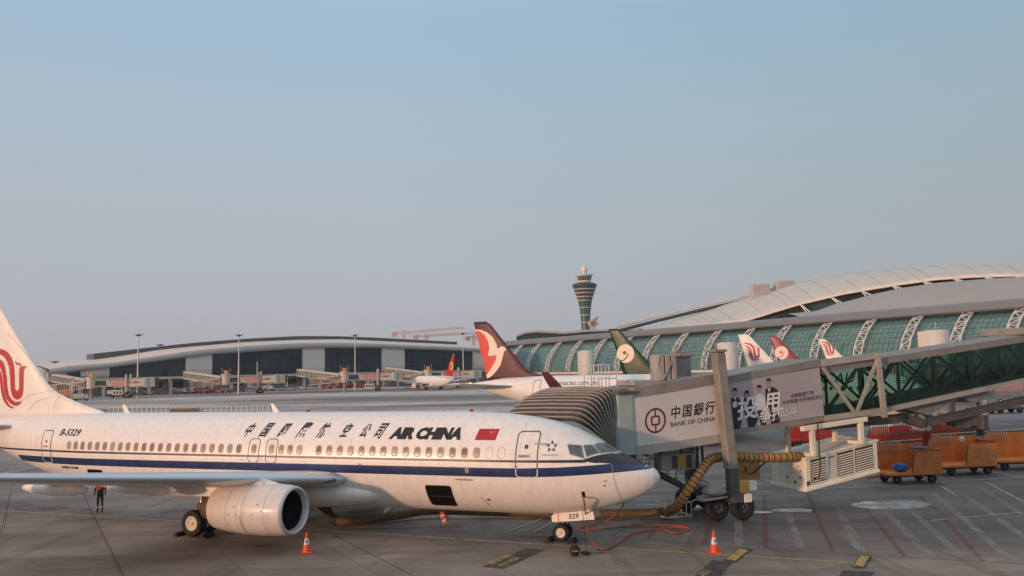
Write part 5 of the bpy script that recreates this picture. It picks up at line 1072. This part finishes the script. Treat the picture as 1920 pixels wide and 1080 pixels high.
# cranes
def crane(px, py, Z, l1, l2, label, rz=0, m=.05):
    p = W(px, py, Z); t = thing('tower_crane', label, 'crane', (p.x, p.y, 0), rz, 'tower cranes behind the terminals'); h = p.z
    def lat(a, b, w, nm):
        a, b = Vector(a), Vector(b); mb = MB(); d = b-a; n_ = max(3, int(d.length/(w*1.3))); e = Vector((0, 0, w)) if abs(d.normalized().z) < .7 else Vector((w, 0, 0)); e2 = Vector((0, w, 0))
        for o_ in (e*0, e, e2, e+e2): mb.bar(a+o_, b+o_, .28)
        for k in range(n_): mb.bar(a+d*k/n_, a+d*(k+1)/n_+e, .2); mb.bar(a+d*k/n_+e2, a+d*(k+1)/n_+e+e2, .2)
        mb.build(nm, MT['cranem'], t)
    lat((-.9, -.9, 0), (-.9, -.9, h+3), 1.8, 'mast'); lat((0, -.8, h), (l1, -.8, h+l1*m), 1.5, 'jib'); lat((0, -.8, h), (-l2, -.8, h), 1.6, 'counter_jib')
    MB().bbox((-l2-2, -1.3, h-2.2), (-l2+2.5, 1.3, h+1.5), .1).build('counterweight', MT['cranem'], t); MB().bbox((.6, -2.2, h-1.6), (3, -.4, h+.8), .1).build('cabin', MT['greyl'], t)
    MB().tube([(0, 0, h+2.8), (l1*.7, 0, h+l1*.7*m+1.6)], .1, 4).build('tie_rod', MT['cranem'], t)
crane(757, 626, 760, 55, 9, 'left tower crane with the longest jib above the left terminal roof', .0, .07); crane(799, 631, 780, 50, 10, 'tower crane between the other two above the left terminal roof', .0, .03); crane(888, 634, 740, 14, 6, 'tower crane whose jib is half hidden by the maroon fin', .4, .2)
crane(1113, 606, 620, 5, 3, 'small tower crane at the foot of the control tower', .8, .8)
def far(px, py):
    p = G(px, py); y = (p-FT.o).dot(FT.n)
    if y > -5 and px < 950:
        o0 = FT.o-FT.n*5; d = Vector((p.x, p.y, 0)); p = d*(o0.dot(FT.n)/d.dot(FT.n))
    return p
# ================================================================== vehicles and equipment
def wheelset(t, xs, y, r=.36, w=.2):
    for x in xs:
        for s_ in (-y, y): bwheel(x, s_, r, w, t)
def car(mat='whitecar', name='parked_car', h=1.5, l=4.5):
    t = thing(name, None, None); w = .88; k = h/1.5
    P_ = [(-l/2, .35), (-l/2, .75*k), (-l*.42, .95*k), (-l*.28, 1.42*k), (-l*.1, 1.5*k), (l*.12, 1.46*k), (l*.27, 1.0*k), (l*.45, .85*k), (l/2, .62*k), (l/2, .35)]
    MB().prism(P_, lambda u, v, s_: (u, (w if s_ else -w)*(1-.16*max(0, v-.9*k)/(.6*k)), v)).build('car_body', MT[mat], t)
    g = MB().prism([(-l*.36, .98*k), (-l*.26, 1.38*k), (l*.11, 1.4*k), (l*.23, 1.02*k)], lambda u, v, s_: (u, (w+.015 if s_ else -w-.015)*(1-.15*max(0, v-.9*k)/(.6*k)), v))
    g.build('side_windows', MT['glassd'], t); MB().prism([(l*.13, 1.44*k), (l*.275, 1.03*k), (l*.285, 1.03*k), (l*.14, 1.45*k)], lambda u, v, s_: (u+.02, .7*(1 if s_ else -1), v)).build('windscreen', MT['glassd'], t)
    wheelset(t, (-l*.3, l*.3), .8, .33); return t
proto = car(); cars = [(401, 729.5, 'white car parked left of the second distant jet bridge'), (519, 727, 'white car farthest left in the row under the terminal'), (534, 727, 'pale car second in the row under the terminal'), (559, 728.5, 'white car standing forward of the row under the terminal'), (580, 726.5, 'white car fourth in the row under the terminal'), (594, 726.5, 'pale car left of the red dollies under the terminal'), (547, 725.5, 'small car set back in the row under the terminal'), (868, 722, 'car under the fourth distant jet bridge beside the light mast'), (880, 722, 'white car nearest to the maroon fin at the far terminal')]
for i, (px, py, lb) in enumerate(cars):
    o = proto if i == 0 else copy_tree(proto); p = far(px, py); o.location = p; o.rotation_euler = (0, 0, random.uniform(-.5, .5)+(3.1 if i % 2 else 0)); tag(o, lb, 'car', 'cars parked below the left terminal')
t = thing('apron_bus', 'long white and dark green apron bus behind the leftmost distant jet bridge', 'bus', G(288, 738), .05)
MB().bbox((-5.6, -1.3, .4), (5.6, 1.3, 2.9), .12).build('bus_body', MT['whitecar'], t); MB().box((-5.3, -1.32, 1.2), (5.3, -1.305, 2.5)).build('side_windows', MT['glassd'], t); MB().box((-5.5, -1.325, .45), (5.5, -1.31, 1.0)).build('lower_stripe', MT['bus'], t); wheelset(t, (-3.6, 3.4), 1.15, .48)
def dolly(mat='orange'):
    t = thing('baggage_dolly', None, None); MB().bbox((-1.7, -.8, .5), (1.7, .8, .72), .04).build('deck', MT[mat], t)
    mb = MB(); mb.box((-1.7, -.8, .7), (-1.62, .8, 1.35)); mb.box((1.62, -.8, .7), (1.7, .8, 1.35)); mb.box((-1.6, .72, .7), (1.6, .79, 1.1)); mb.build('end_boards', MT[mat], t)
    mb = MB(); mb.tube([(1.7, 0, .45), (2.6, 0, .3)], .05, 6); mb.build('draw_bar', MT['greyd'], t); wheelset(t, (-1.2, 1.2), .7, .24, .15); return t
proto = dolly(); dl = [(374, 737.5, 'red dolly farthest left of the line by the second distant jet bridge'), (385, 737, 'red dolly second in the line by the second distant jet bridge'), (394, 736.5, 'red dolly third in the line by the second distant jet bridge'), (406, 736.5, 'red dolly closest to the second distant jet bridge rotunda'),
    (612, 726.5, 'red dolly farthest left below the third distant jet bridge'), (628, 726, 'red dolly second from left below the third distant jet bridge'), (645, 726.5, 'red dolly in the middle of the line below the third distant jet bridge'), (663, 725.5, 'red dolly fourth from left below the third distant jet bridge'), (682, 725, 'red dolly farthest right below the third distant jet bridge'),
    (846, 716.5, 'red dolly just right of the small red finned airliner'), (860, 716, 'red dolly second right of the small red finned airliner'), (875, 715.5, 'red dolly farthest right behind the small red finned airliner')]
for i, (px, py, lb) in enumerate(dl):
    o = proto if i == 0 else copy_tree(proto); o.location = far(px, py); o.rotation_euler = (0, 0, random.uniform(-.35, .35)); o.scale = (1.25, 1.25, 1.4); tag(o, lb, 'dolly', 'red baggage dollies at the far gates')
def loader(mat, lb, px, py, rz=.2, s_=1, box=None):
    t = thing('service_truck', lb, 'truck', far(px, py), rz, 'service trucks on the far apron'); t.scale = (s_, s_, s_)
    MB().bbox((-2.6, -1, .5), (2.6, 1, .95), .05).build('chassis', MT['greyd'], t); MB().bbox((1.1, -.98, .9), (2.55, .98, 2.3), .12).build('cab', MT[mat], t); MB().box((2.0, -1.0, 1.5), (2.57, 1.0, 2.1)).build('windscreen', MT['glassd'], t)
    if box: MB().bbox((-2.6, -1.05, .95), (.9, 1.05, 2.6), .05).build('cargo_box', MT[box], t)
    else:
        mb = MB(); mb.bar((-3.2, -.5, 2.3), (1.2, -.5, 1.3), .6, .2); mb.bar((-1, -.5, .9), (-2, -.5, 2.0), .1); mb.build('conveyor', MT['rail'], t)
    wheelset(t, (-1.7, 1.7), .9, .42)
loader('whitecar', 'white platform truck beneath the nose of the small red finned airliner', 770, 722, .1, 1.1, 'greyl'); loader('whitecar', 'low pale truck between the wheels of the small red finned airliner', 816, 720, .1, .9)
loader('cart', 'orange box truck beneath the far left end of the terminal', 128, 742, .1, .95, 'cart'); loader('whitecar', 'white belt loader at far left beneath the first distant jet bridge', 222, 745, .3, 1); loader('blue', 'blue cab truck right below the leftmost distant jet bridge', 215, 739, .1, .9, 'greyl')
loader('whitecar', 'white box truck at far left near the short pole', 152, 752, .5, .85, 'greyl'); loader('whitecar', 'pale belt loader right of the apron bus', 339, 737, .1, 1); loader('whitecar', 'white belt loader left of the red dollies by the second distant jet bridge', 352, 738, .4, .9)
loader('orangebox', 'small yellow tug in front of the apron bus', 280, 741, .2, .6); loader('cart', 'orange tug under the second distant jet bridge', 425, 737, .2, .8, 'cart')
loader('red', 'small red tug between the pole and the first distant jet bridge', 143, 747, .3, .7); loader('whitecar', 'white box truck behind the bank panel of the second distant jet bridge', 503, 731, .1, .9, 'greyl'); loader('bus', 'dark green box truck under the third distant jet bridge', 652, 723, .1, .9, 'blue')
# fence
p_, q_ = G(204, 776), G(513, 774); L_ = (q_-p_).length; fr = thing('barrier_fence', 'low white post and rail barrier behind the near fuselage', 'fence', p_, math.atan2((q_-p_).y, (q_-p_).x))
n_ = 33
for i in range(n_+1): x = L_*i/n_; MB().bbox((x-.06, -.06, 0), (x+.06, .06, 1.35), .01).build('post', MT['rail'], fr)
for z in (.55, 1.3): MB().tube([(0, 0, z), (L_, 0, z)], .045, 6).build('rail', MT['rail'], fr)
fo = thing('road_barrier', 'orange brown barrier panel in the gap of the low white fence', 'barrier', G(346, 776), .05)
MB().bbox((-2.6, -.1, .1), (2.6, .1, .95), .03).build('panel', MT['brown'], fo); MB().bbox((-2.65, -.3, 0), (-2.3, .3, .12), .02).bbox((2.3, -.3, 0), (2.65, .3, .12), .02).build('foot', MT['greyd'], fo)
# baggage carts near right
def cart(label, p, rz, mat='cart', L=3.0, Hh=1.55, load=None, inner=None, near=.58):
    t = thing('baggage_cart', label, 'baggage cart', p, rz, 'open baggage carts near the bridge'); w = .85; z0 = .62
    def panel(x0, x1, h, y, nm, m_, rr=.55):
        pl = [(x0, z0)]+[(x0+.12+rr-rr*math.cos(R(a)), z0+h-rr+rr*math.sin(R(a))) for a in (0, 22, 45, 68, 90)]+[(x1, z0+h), (x1, z0)]
        o = MB().prism(pl, lambda u, v, k: (u, y+.05*k, v)).build(nm, MT[m_], t); MB().tube([(u, y+.025, v) for u, v in pl[:-1]], .035, 6).build('panel_edge', MT['greyd'], o); return o
    MB().bbox((0, -w, z0-.14), (L, w, z0+.02), .02).build('deck', MT[mat], t); panel(0, L, Hh*.86, w, 'rear_panel', mat); np_ = panel(L*(1-near), L, Hh*.68, -w-.02, 'front_panel', mat, .4)
    MB().box((L-.06, -w, z0), (L, w, z0+Hh*.72)).build('end_panel', MT[inner or mat], t)
    mb = MB()
    for k in range(9): x = .4+k*.16; mb.tube([(x, w-.04, z0+Hh*.55), (x, w-.04, z0+Hh*.9)], .014, 5)
    mb.tube([(.3, w-.04, z0+Hh*.9), (L, w-.04, z0+Hh*.95)], .025, 6); mb.build('top_rail', MT['greyl'], t)
    for x, s_ in ((L*.60, .3), (L*.74, .28), (L*.9, .3)): MB().box((x, -w-.028, z0+.44), (x+s_, -w-.022, z0+.50)).build('panel_lettering', MT['frame'], np_)
    MB().bbox((.1, -.3, z0-.3), (L-.1, .3, z0-.13), .03).build('chassis', MT['cartred'], t)
    for x in (.5, L-.5):
        for y in (-.62, .62): bwheel(x, y, .25, .2, t)
    MB().tube([(0, 0, .42), (-.9, 0, .3)], .045, 6).build('draw_bar', MT['cartred'], t); return t
def crumple(label, p, r_, mat, sx=1, sz=.5, name='plastic_sheet'):
    rnd = random.Random(int(abs(p.x*100))); bm = bmesh.new(); bmesh.ops.create_icosphere(bm, subdivisions=3, radius=r_)
    for v in bm.verts: v.co = Vector((v.co.x*sx, v.co.y*.7, v.co.z*sz))*(1+rnd.uniform(-.22, .2))
    me = bpy.data.meshes.new(name); bm.to_mesh(me); bm.free(); me.materials.append(MT[mat]); o = bpy.data.objects.new(name, me); C.objects.link(o); o.location = p; tag(o, label, 'plastic sheet')
cr = .13
pa = G(1655, 906); cart('orange baggage cart nearest the cream cooling unit, blue plastic inside', pa, cr, L=3.1, Hh=1.75)
crumple('crumpled blue plastic sheet on the deck of the nearest orange cart', pa+Vector((.95, -.25, .9)), .34, 'blue', 1.3, .7); crumple('pale blue sheet lying over the back of the nearest orange cart', pa+Vector((2.3, .25, 1.9)), .3, 'blue', 2.2, .25)
pb = G(1757, 890); cart('orange baggage cart in the middle of the row of three', pb, cr, L=3.35, Hh=1.85, inner='cartred', near=.6)
crumple('small white and blue bag on the rim of the middle orange cart', pb+Vector((1.75, .2, 2.05)), .16, 'whitecar', 1, 1, 'plastic_bag')
pc = G(1858, 880); cart('empty brown orange baggage cart at the right edge of the picture', pc, cr-.1, L=3.6, Hh=1.85, near=.1)
pd = G(1695, 856); cart('red baggage cart behind the row of orange carts', pd, cr, 'cartred', 4.0, 1.9, near=.62)
pe = G(1640, 862); cart('red baggage cart half hidden behind the cream cooling unit', pe, cr, 'cartred', 3.2, 1.8, near=.9)
crumple('bundle of grey netting piled on the red cart', pd+Vector((1.4, .2, 2.0)), .5, 'seam', 1.5, .8, 'cargo_net')
pf = G(1480, 838); cart('red cart glimpsed under the bridge behind the cooling unit', pf, .1, 'cartred', 3.6, 1.4, near=.8)
# tow bar and the rest
t = thing('tow_bar', 'long orange aircraft tow bar on two small wheels lying beyond the carts', 'tow bar', G(1745, 811), -.05)
MB().tube([(-2.9, 0, .75), (3.2, 0, .65)], .11, 8).build('bar', MT['orangebox'], t); MB().bbox((.2, -.3, .5), (.8, .3, 1.0), .04).build('axle_box', MT['orange'], t); MB().tube([(3.2, 0, .65), (3.6, 0, .6)], .16, 8).build('towing_head', MT['greyd'], t)
for y in (-.4, .4): bwheel(.3, y, .33, .2, t)
t = thing('marker_stand', 'red and white marker stand with a cluster of cream handles behind the red carts', 'marker', G(1672, 818), 0)
MB().lathe([(.75, 0), (.7, .1), (.45, .5), (.2, 1.1), (.1, 1.4)], n=16).build('red_cone', MT['cartred'], t); MB().lathe([(.47, .55), (.24, 1.1)], n=16).build('white_sleeve', MT['rail'], t)
mb = MB()
for k in range(9): a = k*.7; mb.tube([(0, 0, 1.2), (.5*math.cos(a), .5*math.sin(a), 1.55+.25*math.sin(k*2.1)), (.75*math.cos(a), .6*math.sin(a), 1.6+.4*math.sin(k*1.7))], .07, 6)
mb.build('handles', MT['cream'], t)
t = thing('ground_power_cart', 'brown orange ground power cart under the next jet bridge', 'power cart', G(1788, 800), .1)
MB().bbox((-1.2, -.8, .35), (1.2, .8, 1.5), .06).build('housing', MT['cart'], t); MB().box((-.9, -.82, .6), (.2, -.805, 1.3)).build('grille', MT['greyd'], t); wheelset(t, (-.8, .8), .6, .22)
t = thing('hand_truck', 'small flat grey dolly on the concrete below the tow bar', 'dolly', G(1798, 822), .5); MB().bbox((-.9, -.4, .12), (.9, .4, .2), .02).build('deck', MT['greyd'], t); MB().tube([(.8, 0, .2), (1.2, .1, .7)], .03, 5).build('handle', MT['greyd'], t)
for x in (-.6, .6): bwheel(x, -.3, .08, .06, t); bwheel(x, .3, .08, .06, t)
t = thing('container_dolly', 'dark container dolly train far right beyond the next gate', 'dolly', G(1868, 775), .1)
MB().bbox((-3.4, -1, .5), (3.4, 1, .75), .04).build('deck', MT['greyd'], t); wheelset(t, (-2.6, 0, 2.6), .8, .42, .25)
# ================================================================== ground
def ground_mat():
    m = bpy.data.materials.new('concrete'); nt, b = nt_of(m); L = nt.links.new; N = nt.nodes.new
    tc = N('ShaderNodeTexCoord')
    def noise(sc, st=(1, 1, 1), det=6, ro=.6, rot=0):
        mp = N('ShaderNodeMapping'); mp.inputs['Scale'].default_value = st; mp.inputs['Rotation'].default_value = (0, 0, rot); L(tc.outputs['Object'], mp.inputs[0])
        n = N('ShaderNodeTexNoise'); n.inputs['Scale'].default_value = sc; n.inputs['Detail'].default_value = det; n.inputs['Roughness'].default_value = ro; L(mp.outputs[0], n.inputs['Vector']); return n
    def ramp(n, p0, c0, p1, c1):
        r = N('ShaderNodeValToRGB'); e = r.color_ramp.elements; e[0].position = p0; e[0].color = (*c0, 1); e[1].position = p1; e[1].color = (*c1, 1); L(n.outputs['Fac'], r.inputs[0]); return r
    def mix(a, b2, fac, mode='MIX'):
        x = N('ShaderNodeMixRGB'); x.blend_type = mode
        if isinstance(fac, float): x.inputs[0].default_value = fac
        else: L(fac, x.inputs[0])
        L(a, x.inputs[1])
        if isinstance(b2, tuple): x.inputs[2].default_value = (*b2, 1)
        else: L(b2, x.inputs[2])
        return x.outputs[0]
    near = ramp(noise(.16, (1, 1, 1), 8, .65), .35, (.165, .132, .108), .68, (.31, .257, .212))
    far = ramp(noise(1, (.006, .026, 1), 4, .58, .03), .43, (.19, .158, .142), .56, (.58, .50, .45))  # streak bands; raised tone paints in the sky's grazing sheen
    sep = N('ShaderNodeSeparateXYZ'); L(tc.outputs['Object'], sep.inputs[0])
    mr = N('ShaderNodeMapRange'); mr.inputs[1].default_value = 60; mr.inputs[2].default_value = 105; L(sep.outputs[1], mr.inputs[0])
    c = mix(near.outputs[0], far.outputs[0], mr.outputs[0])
    rt_ = N('ShaderNodeMapRange'); rt_.inputs[1].default_value = 2; rt_.inputs[2].default_value = 12; rt_.inputs[3].default_value = 0; rt_.inputs[4].default_value = .55; L(sep.outputs[0], rt_.inputs[0])
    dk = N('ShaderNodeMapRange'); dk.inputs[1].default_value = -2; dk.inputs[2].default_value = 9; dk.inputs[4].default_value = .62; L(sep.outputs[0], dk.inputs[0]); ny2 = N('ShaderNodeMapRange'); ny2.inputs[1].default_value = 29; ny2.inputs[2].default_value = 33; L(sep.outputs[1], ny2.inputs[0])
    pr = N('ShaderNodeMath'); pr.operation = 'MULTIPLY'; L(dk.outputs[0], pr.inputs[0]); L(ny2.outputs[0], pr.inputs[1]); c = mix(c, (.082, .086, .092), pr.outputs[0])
    st = ramp(noise(.5, (1, 1, 1), 5, .7), .56, (1, 1, 1), .74, (.62, .60, .58)); c = mix(c, st.outputs[0], .8, 'MULTIPLY')
    st = ramp(noise(.30, (.22, 2.0, 1), 6, .7, -.35), .47, (1, 1, 1), .66, (.60, .58, .56)); c = mix(c, st.outputs[0], .9, 'MULTIPLY')
    st = ramp(noise(.55, (1.4, .12, 1), 4, .6, .52), .58, (1, 1, 1), .64, (.74, .73, .72)); c = mix(c, st.outputs[0], .8, 'MULTIPLY')
    st = ramp(noise(2.2, (1, 1, 1), 2, .5), .68, (1, 1, 1), .74, (.55, .53, .52)); c = mix(c, st.outputs[0], .8, 'MULTIPLY')
    st = ramp(noise(9, (1, 1, 1), 4, .7), .3, (.86, .86, .86), .7, (1.1, 1.1, 1.1)); c = mix(c, st.outputs[0], .7, 'MULTIPLY')
    # slab joints
    mp = N('ShaderNodeMapping'); mp.inputs['Rotation'].default_value = (0, 0, R(-30.2)); mp.inputs['Location'].default_value = (.83, .6, 0); L(tc.outputs['Object'], mp.inputs[0])
    s2 = N('ShaderNodeSeparateXYZ'); L(mp.outputs[0], s2.inputs[0]); js = []
    for k, per in ((0, 3.75), (1, 5.0)):
        q = N('ShaderNodeMath'); q.operation = 'PINGPONG'; q.inputs[1].default_value = per/2; L(s2.outputs[k], q.inputs[0])
        l = N('ShaderNodeMath'); l.operation = 'LESS_THAN'; l.inputs[1].default_value = .028; L(q.outputs[0], l.inputs[0]); js.append(l)
    mxx = N('ShaderNodeMath'); mxx.operation = 'MAXIMUM'; L(js[0].outputs[0], mxx.inputs[0]); L(js[1].outputs[0], mxx.inputs[1])
    dv_ = N('ShaderNodeVectorMath'); dv_.operation = 'DIVIDE'; dv_.inputs[1].default_value = (3.75, 5.0, 1e6); L(mp.outputs[0], dv_.inputs[0]); fl_ = N('ShaderNodeVectorMath'); fl_.operation = 'FLOOR'; L(dv_.outputs[0], fl_.inputs[0]); wn_ = N('ShaderNodeTexWhiteNoise'); L(fl_.outputs[0], wn_.inputs[0])
    sr_ = N('ShaderNodeMapRange'); sr_.inputs[3].default_value = .86; sr_.inputs[4].default_value = 1.1; L(wn_.outputs[0], sr_.inputs[0]); sv_ = N('ShaderNodeVectorMath'); sv_.operation = 'SCALE'; L(c, sv_.inputs[0]); L(sr_.outputs[0], sv_.inputs['Scale']); c = sv_.outputs[0]
    ml = N('ShaderNodeMath'); ml.operation = 'MULTIPLY'; ml.inputs[1].default_value = .34; L(mxx.outputs[0], ml.inputs[0])
    c = mix(c, (.035, .03, .028), ml.outputs[0])
    L(c, b.inputs['Base Color']); n = noise(.4, (1, 1, 1), 5); mr2 = N('ShaderNodeMapRange'); mr2.inputs[1].default_value = .35; mr2.inputs[2].default_value = .7; mr2.inputs[3].default_value = .55; mr2.inputs[4].default_value = .9; L(n.outputs['Fac'], mr2.inputs[0]); L(mr2.outputs[0], b.inputs['Roughness'])
    bp = N('ShaderNodeBump'); bp.inputs['Strength'].default_value = .25; bp.inputs['Distance'].default_value = .01; nn_ = noise(14, (1, 1, 1), 4); L(nn_.outputs['Fac'], bp.inputs['Height']); L(bp.outputs[0], b.inputs['Normal'])
    return m
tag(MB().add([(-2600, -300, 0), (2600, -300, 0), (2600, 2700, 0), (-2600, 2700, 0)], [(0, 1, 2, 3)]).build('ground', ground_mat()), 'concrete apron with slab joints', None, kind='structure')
lay = [0]
def line(name, pts, w, mat, z=.004):
    P_ = [G(*p) if len(p) == 2 else Vector(p) for p in pts]; mb = MB(); rows = []
    for i, p in enumerate(P_):
        d = (P_[min(i+1, len(P_)-1)]-P_[max(i-1, 0)]).normalized(); nrm = Vector((-d.y, d.x, 0))*w/2; rows.append([p+nrm+Vector((0, 0, z)), p-nrm+Vector((0, 0, z))])
    lay[0] = (lay[0]+1) % 40
    for v_ in range(len(rows)): rows[v_] = [q+Vector((0, 0, lay[0]*.0004)) for q in rows[v_]]
    mb.loft(rows, closed=False); return tag(mb.build(name, MT[mat]), None, None, kind='structure')
for a, b in (((155, 925), (236, 1088)), ((20, 925), (-4, 1022)), ((600, 990), (775, 1080))): line('slab_joint', [a, b], .035, 'joint', .004)
line('taxi_line', [(-40, 955), (350, 977.5), (1000, 1019.5)], .12, 'paint'); line('taxi_line', [(1000, 1019.5), (1300, 1037), (1600, 1055)], .13, 'ypaint')
line('red_line', [(1148, 1005), (1350, 1025), (1600, 1040), (1990, 1061)], .12, 'rpaint', .006)
for a, b in (((1335, 962), (1320, 1021)), ((1433, 928), (1436, 1028)), ((1512, 922), (1562, 1035)), ((1612, 940), (1696, 1044)), ((1722, 930), (1770, 965)), ((1772, 975), (1842, 1052)), ((1190, 975), (1150, 1005)), ((1235, 985), (1215, 1008))): line('red_line', [a, b], .16, 'rpaint', .008)
for a, b in (((1383, 965), (1386, 1022)), ((1470, 940), (1502, 1028)), ((1560, 935), (1618, 1036)), ((1583, 998), (1610, 1030)), ((1660, 958), (1745, 1044)), ((1690, 940), (1805, 1046)), ((1750, 925), (1890, 1045)), ((1810, 930), (1925, 1010)), ((1840, 915), (1930, 975)), ((1250, 945), (1140, 1004)), ((1300, 985), (1280, 1015))): line('hatch_line', [a, b], .32, 'fpaint', .004)
line('white_line', [(1380, 925), (1620, 913), (1930, 894)], .11, 'paint', .008); line('white_line', [(1300, 932), (1390, 925)], .1, 'paint', .008)
for a, b in (((1390, 955), (1520, 962)), ((1765, 912), (1795, 930)), ((1700, 895), (1780, 907)), ((1850, 905), (1935, 950)), ((1830, 880), (1925, 897)), ((1460, 905), (1380, 890)), ((1745, 977), (1930, 960)), ((1620, 800), (1660, 822)), ((1600, 795), (1640, 815)), ((1820, 790), (1925, 800))): line('white_line', [a, b], .09, 'paint', .010)
line('white_line', [(950, 999), (1035, 966)], .1, 'paint', .010); line('white_line', [(1000, 999), (1045, 975)], .1, 'paint', .010); line('white_line', [(950, 999), (1150, 1010)], .08, 'paint', .006)
line('white_line', [(-30, 893), (90, 872)], .16, 'paint', .006); line('white_line', [(-30, 900), (130, 884)], .14, 'paint', .006); line('white_line', [(1240, 890), (1300, 912), (1420, 935)], .12, 'paint', .006)
line('white_line', [(490, 987), (640, 996)], .1, 'paint', .012); line('yellow_line', [(190, 800), (1000, 768)], .3, 'ypaint', .004)
def plate(name, quad, mat, z): return tag(MB().add([G(*p)+Vector((0, 0, z)) for p in quad], [(0, 1, 2, 3)]).build(name, MT[mat]), None, None, kind='structure')
plate('stop_mark_border', [(1355, 1052), (1378, 1056), (1412, 1031), (1386, 1028)], 'dpaint', .026); plate('stop_mark', [(1361, 1050), (1378, 1053), (1404, 1033), (1387, 1030)], 'ypaint', .030)
plate('stop_mark_border', [(1596, 1064), (1622, 1067), (1636, 1043), (1612, 1041)], 'dpaint', .026); plate('stop_mark', [(1600, 1062), (1619, 1064), (1630, 1045), (1614, 1043)], 'ypaint', .030)
def ptext(body, a, b, size, mat, w=1.1):
    p, q = G(*a), G(*b); d = (q-p).normalized(); up_ = Vector((-d.y, d.x, 0)); o = conform(fig_text(body, size, 0, .01, w), 'painted_lettering', MT[mat], lambda u, v: (*(p+d*u+up_*v)[:2], .030), None, 0, 0)
    return tag(o, None, None, kind='structure')
plate('marking_panel', [(904, 1063), (944, 1067), (1022, 1032), (985, 1029)], 'dpaint', .026); ptext('B737-800', (925, 1059), (988, 1032), .38, 'ypaint', 1.0); ptext('A319 A320', (941, 1063), (1003, 1036), .32, 'ypaint', .9)
plate('marking_panel', [(1300, 1083), (1345, 1088), (1374, 1055), (1335, 1051)], 'dpaint', .026); ptext('A321', (1322, 1082), (1352, 1057), .4, 'ypaint', 1.0)
plate('marking_panel', [(1572, 1082), (1630, 1086), (1640, 1073), (1580, 1070)], 'dpaint', .026)
def puddle(name, cx, cy, a, b, mat, z, seed):
    rnd = random.Random(seed); pts = []
    for k in range(36): t = 2*math.pi*k/36; r_ = 1+rnd.uniform(-.07, .07); pts.append(G(cx+a*r_*math.cos(t), cy+b*r_*math.sin(t))+Vector((0, 0, z)))
    return tag(MB().add(pts, [tuple(range(36))]).build(name, MT[mat]), None, None, kind='structure')
puddle('puddle', 1672, 947, 74, 8.5, 'puddle', .014, 3); puddle('puddle', 1485, 957.5, 38, 3.6, 'puddle', .014, 5); puddle('puddle', 1420, 961, 30, 2.2, 'puddle', .018, 6); puddle('puddle', 1300, 950, 18, 3, 'puddle', .014, 7)
puddle('dark_patch', 497, 1024, 26, 3.5, 'soft', .003, 8); puddle('dark_patch', 440, 1017, 13, 1.6, 'soft', .003, 9); puddle('dark_patch', 462, 1010, 10, 1.2, 'soft', .003, 10)  # small oil stains near the engine
puddle('dark_patch', 100, 955, 70, 5, 'soft', .002, 11)  # wide flat dark patch laid on the concrete
# ================================================================== light, sky, haze
SUN_AZ = Vector((-.78, -.63, 0)).normalized(); SUN_EL = R(6)
sd_ = bpy.data.lights.new('sun', 'SUN'); so = bpy.data.objects.new('sun', sd_); C.objects.link(so)
v = Vector((SUN_AZ.x*math.cos(SUN_EL), SUN_AZ.y*math.cos(SUN_EL), math.sin(SUN_EL))); so.rotation_euler = v.to_track_quat('Z', 'Y').to_euler()
sd_.energy = 2.35; sd_.angle = R(2.0); sd_.color = (1, .56, .33)
w = bpy.data.worlds.new('World'); scene.world = w; w.use_nodes = True; nt = w.node_tree; bg = nt.nodes['Background']; L = nt.links.new; N = nt.nodes.new
sky = N('ShaderNodeTexSky'); sky.sky_type = 'NISHITA'; sky.sun_disc = False; sky.sun_elevation = SUN_EL; sky.sun_rotation = math.atan2(v.x, v.y); sky.dust_density = 2.5; sky.air_density = 1.2
tc = N('ShaderNodeTexCoord'); sp_ = N('ShaderNodeSeparateXYZ'); L(tc.outputs['Generated'], sp_.inputs[0])
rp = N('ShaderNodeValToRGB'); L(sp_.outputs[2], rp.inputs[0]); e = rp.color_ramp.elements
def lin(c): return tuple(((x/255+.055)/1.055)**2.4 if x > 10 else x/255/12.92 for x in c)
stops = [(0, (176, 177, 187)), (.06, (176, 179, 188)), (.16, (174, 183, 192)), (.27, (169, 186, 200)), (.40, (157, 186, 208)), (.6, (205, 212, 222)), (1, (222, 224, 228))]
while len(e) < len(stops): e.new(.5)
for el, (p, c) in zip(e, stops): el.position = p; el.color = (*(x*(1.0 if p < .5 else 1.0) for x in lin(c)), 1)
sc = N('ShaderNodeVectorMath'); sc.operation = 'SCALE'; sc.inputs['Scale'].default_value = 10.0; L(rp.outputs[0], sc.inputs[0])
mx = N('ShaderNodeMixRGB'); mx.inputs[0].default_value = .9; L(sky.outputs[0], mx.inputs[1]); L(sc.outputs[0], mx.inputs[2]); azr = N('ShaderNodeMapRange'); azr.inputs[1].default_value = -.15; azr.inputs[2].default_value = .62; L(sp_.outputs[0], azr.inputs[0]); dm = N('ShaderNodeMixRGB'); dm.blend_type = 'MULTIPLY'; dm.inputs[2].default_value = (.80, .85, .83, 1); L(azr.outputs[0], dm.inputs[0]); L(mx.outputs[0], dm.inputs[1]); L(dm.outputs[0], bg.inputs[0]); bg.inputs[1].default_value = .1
hz = MB().box((-2700, -400, -1), (2700, 2800, 125)).build('haze', bpy.data.materials.new('haze_air')); tag(hz, None, None, kind='stuff'); hm = hz.active_material; hm.use_nodes = True; hm.node_tree.nodes.clear()
ho_ = hm.node_tree.nodes.new('ShaderNodeOutputMaterial'); pv = hm.node_tree.nodes.new('ShaderNodeVolumePrincipled'); pv.inputs['Color'].default_value = (.86, .88, .95, 1); pv.inputs['Density'].default_value = .00013; pv.inputs['Anisotropy'].default_value = .1
hm.node_tree.links.new(pv.outputs[0], ho_.inputs['Volume'])
scene.view_settings.view_transform = 'Standard'; scene.view_settings.look = 'None'; scene.view_settings.exposure = .16; scene.view_settings.gamma = 1
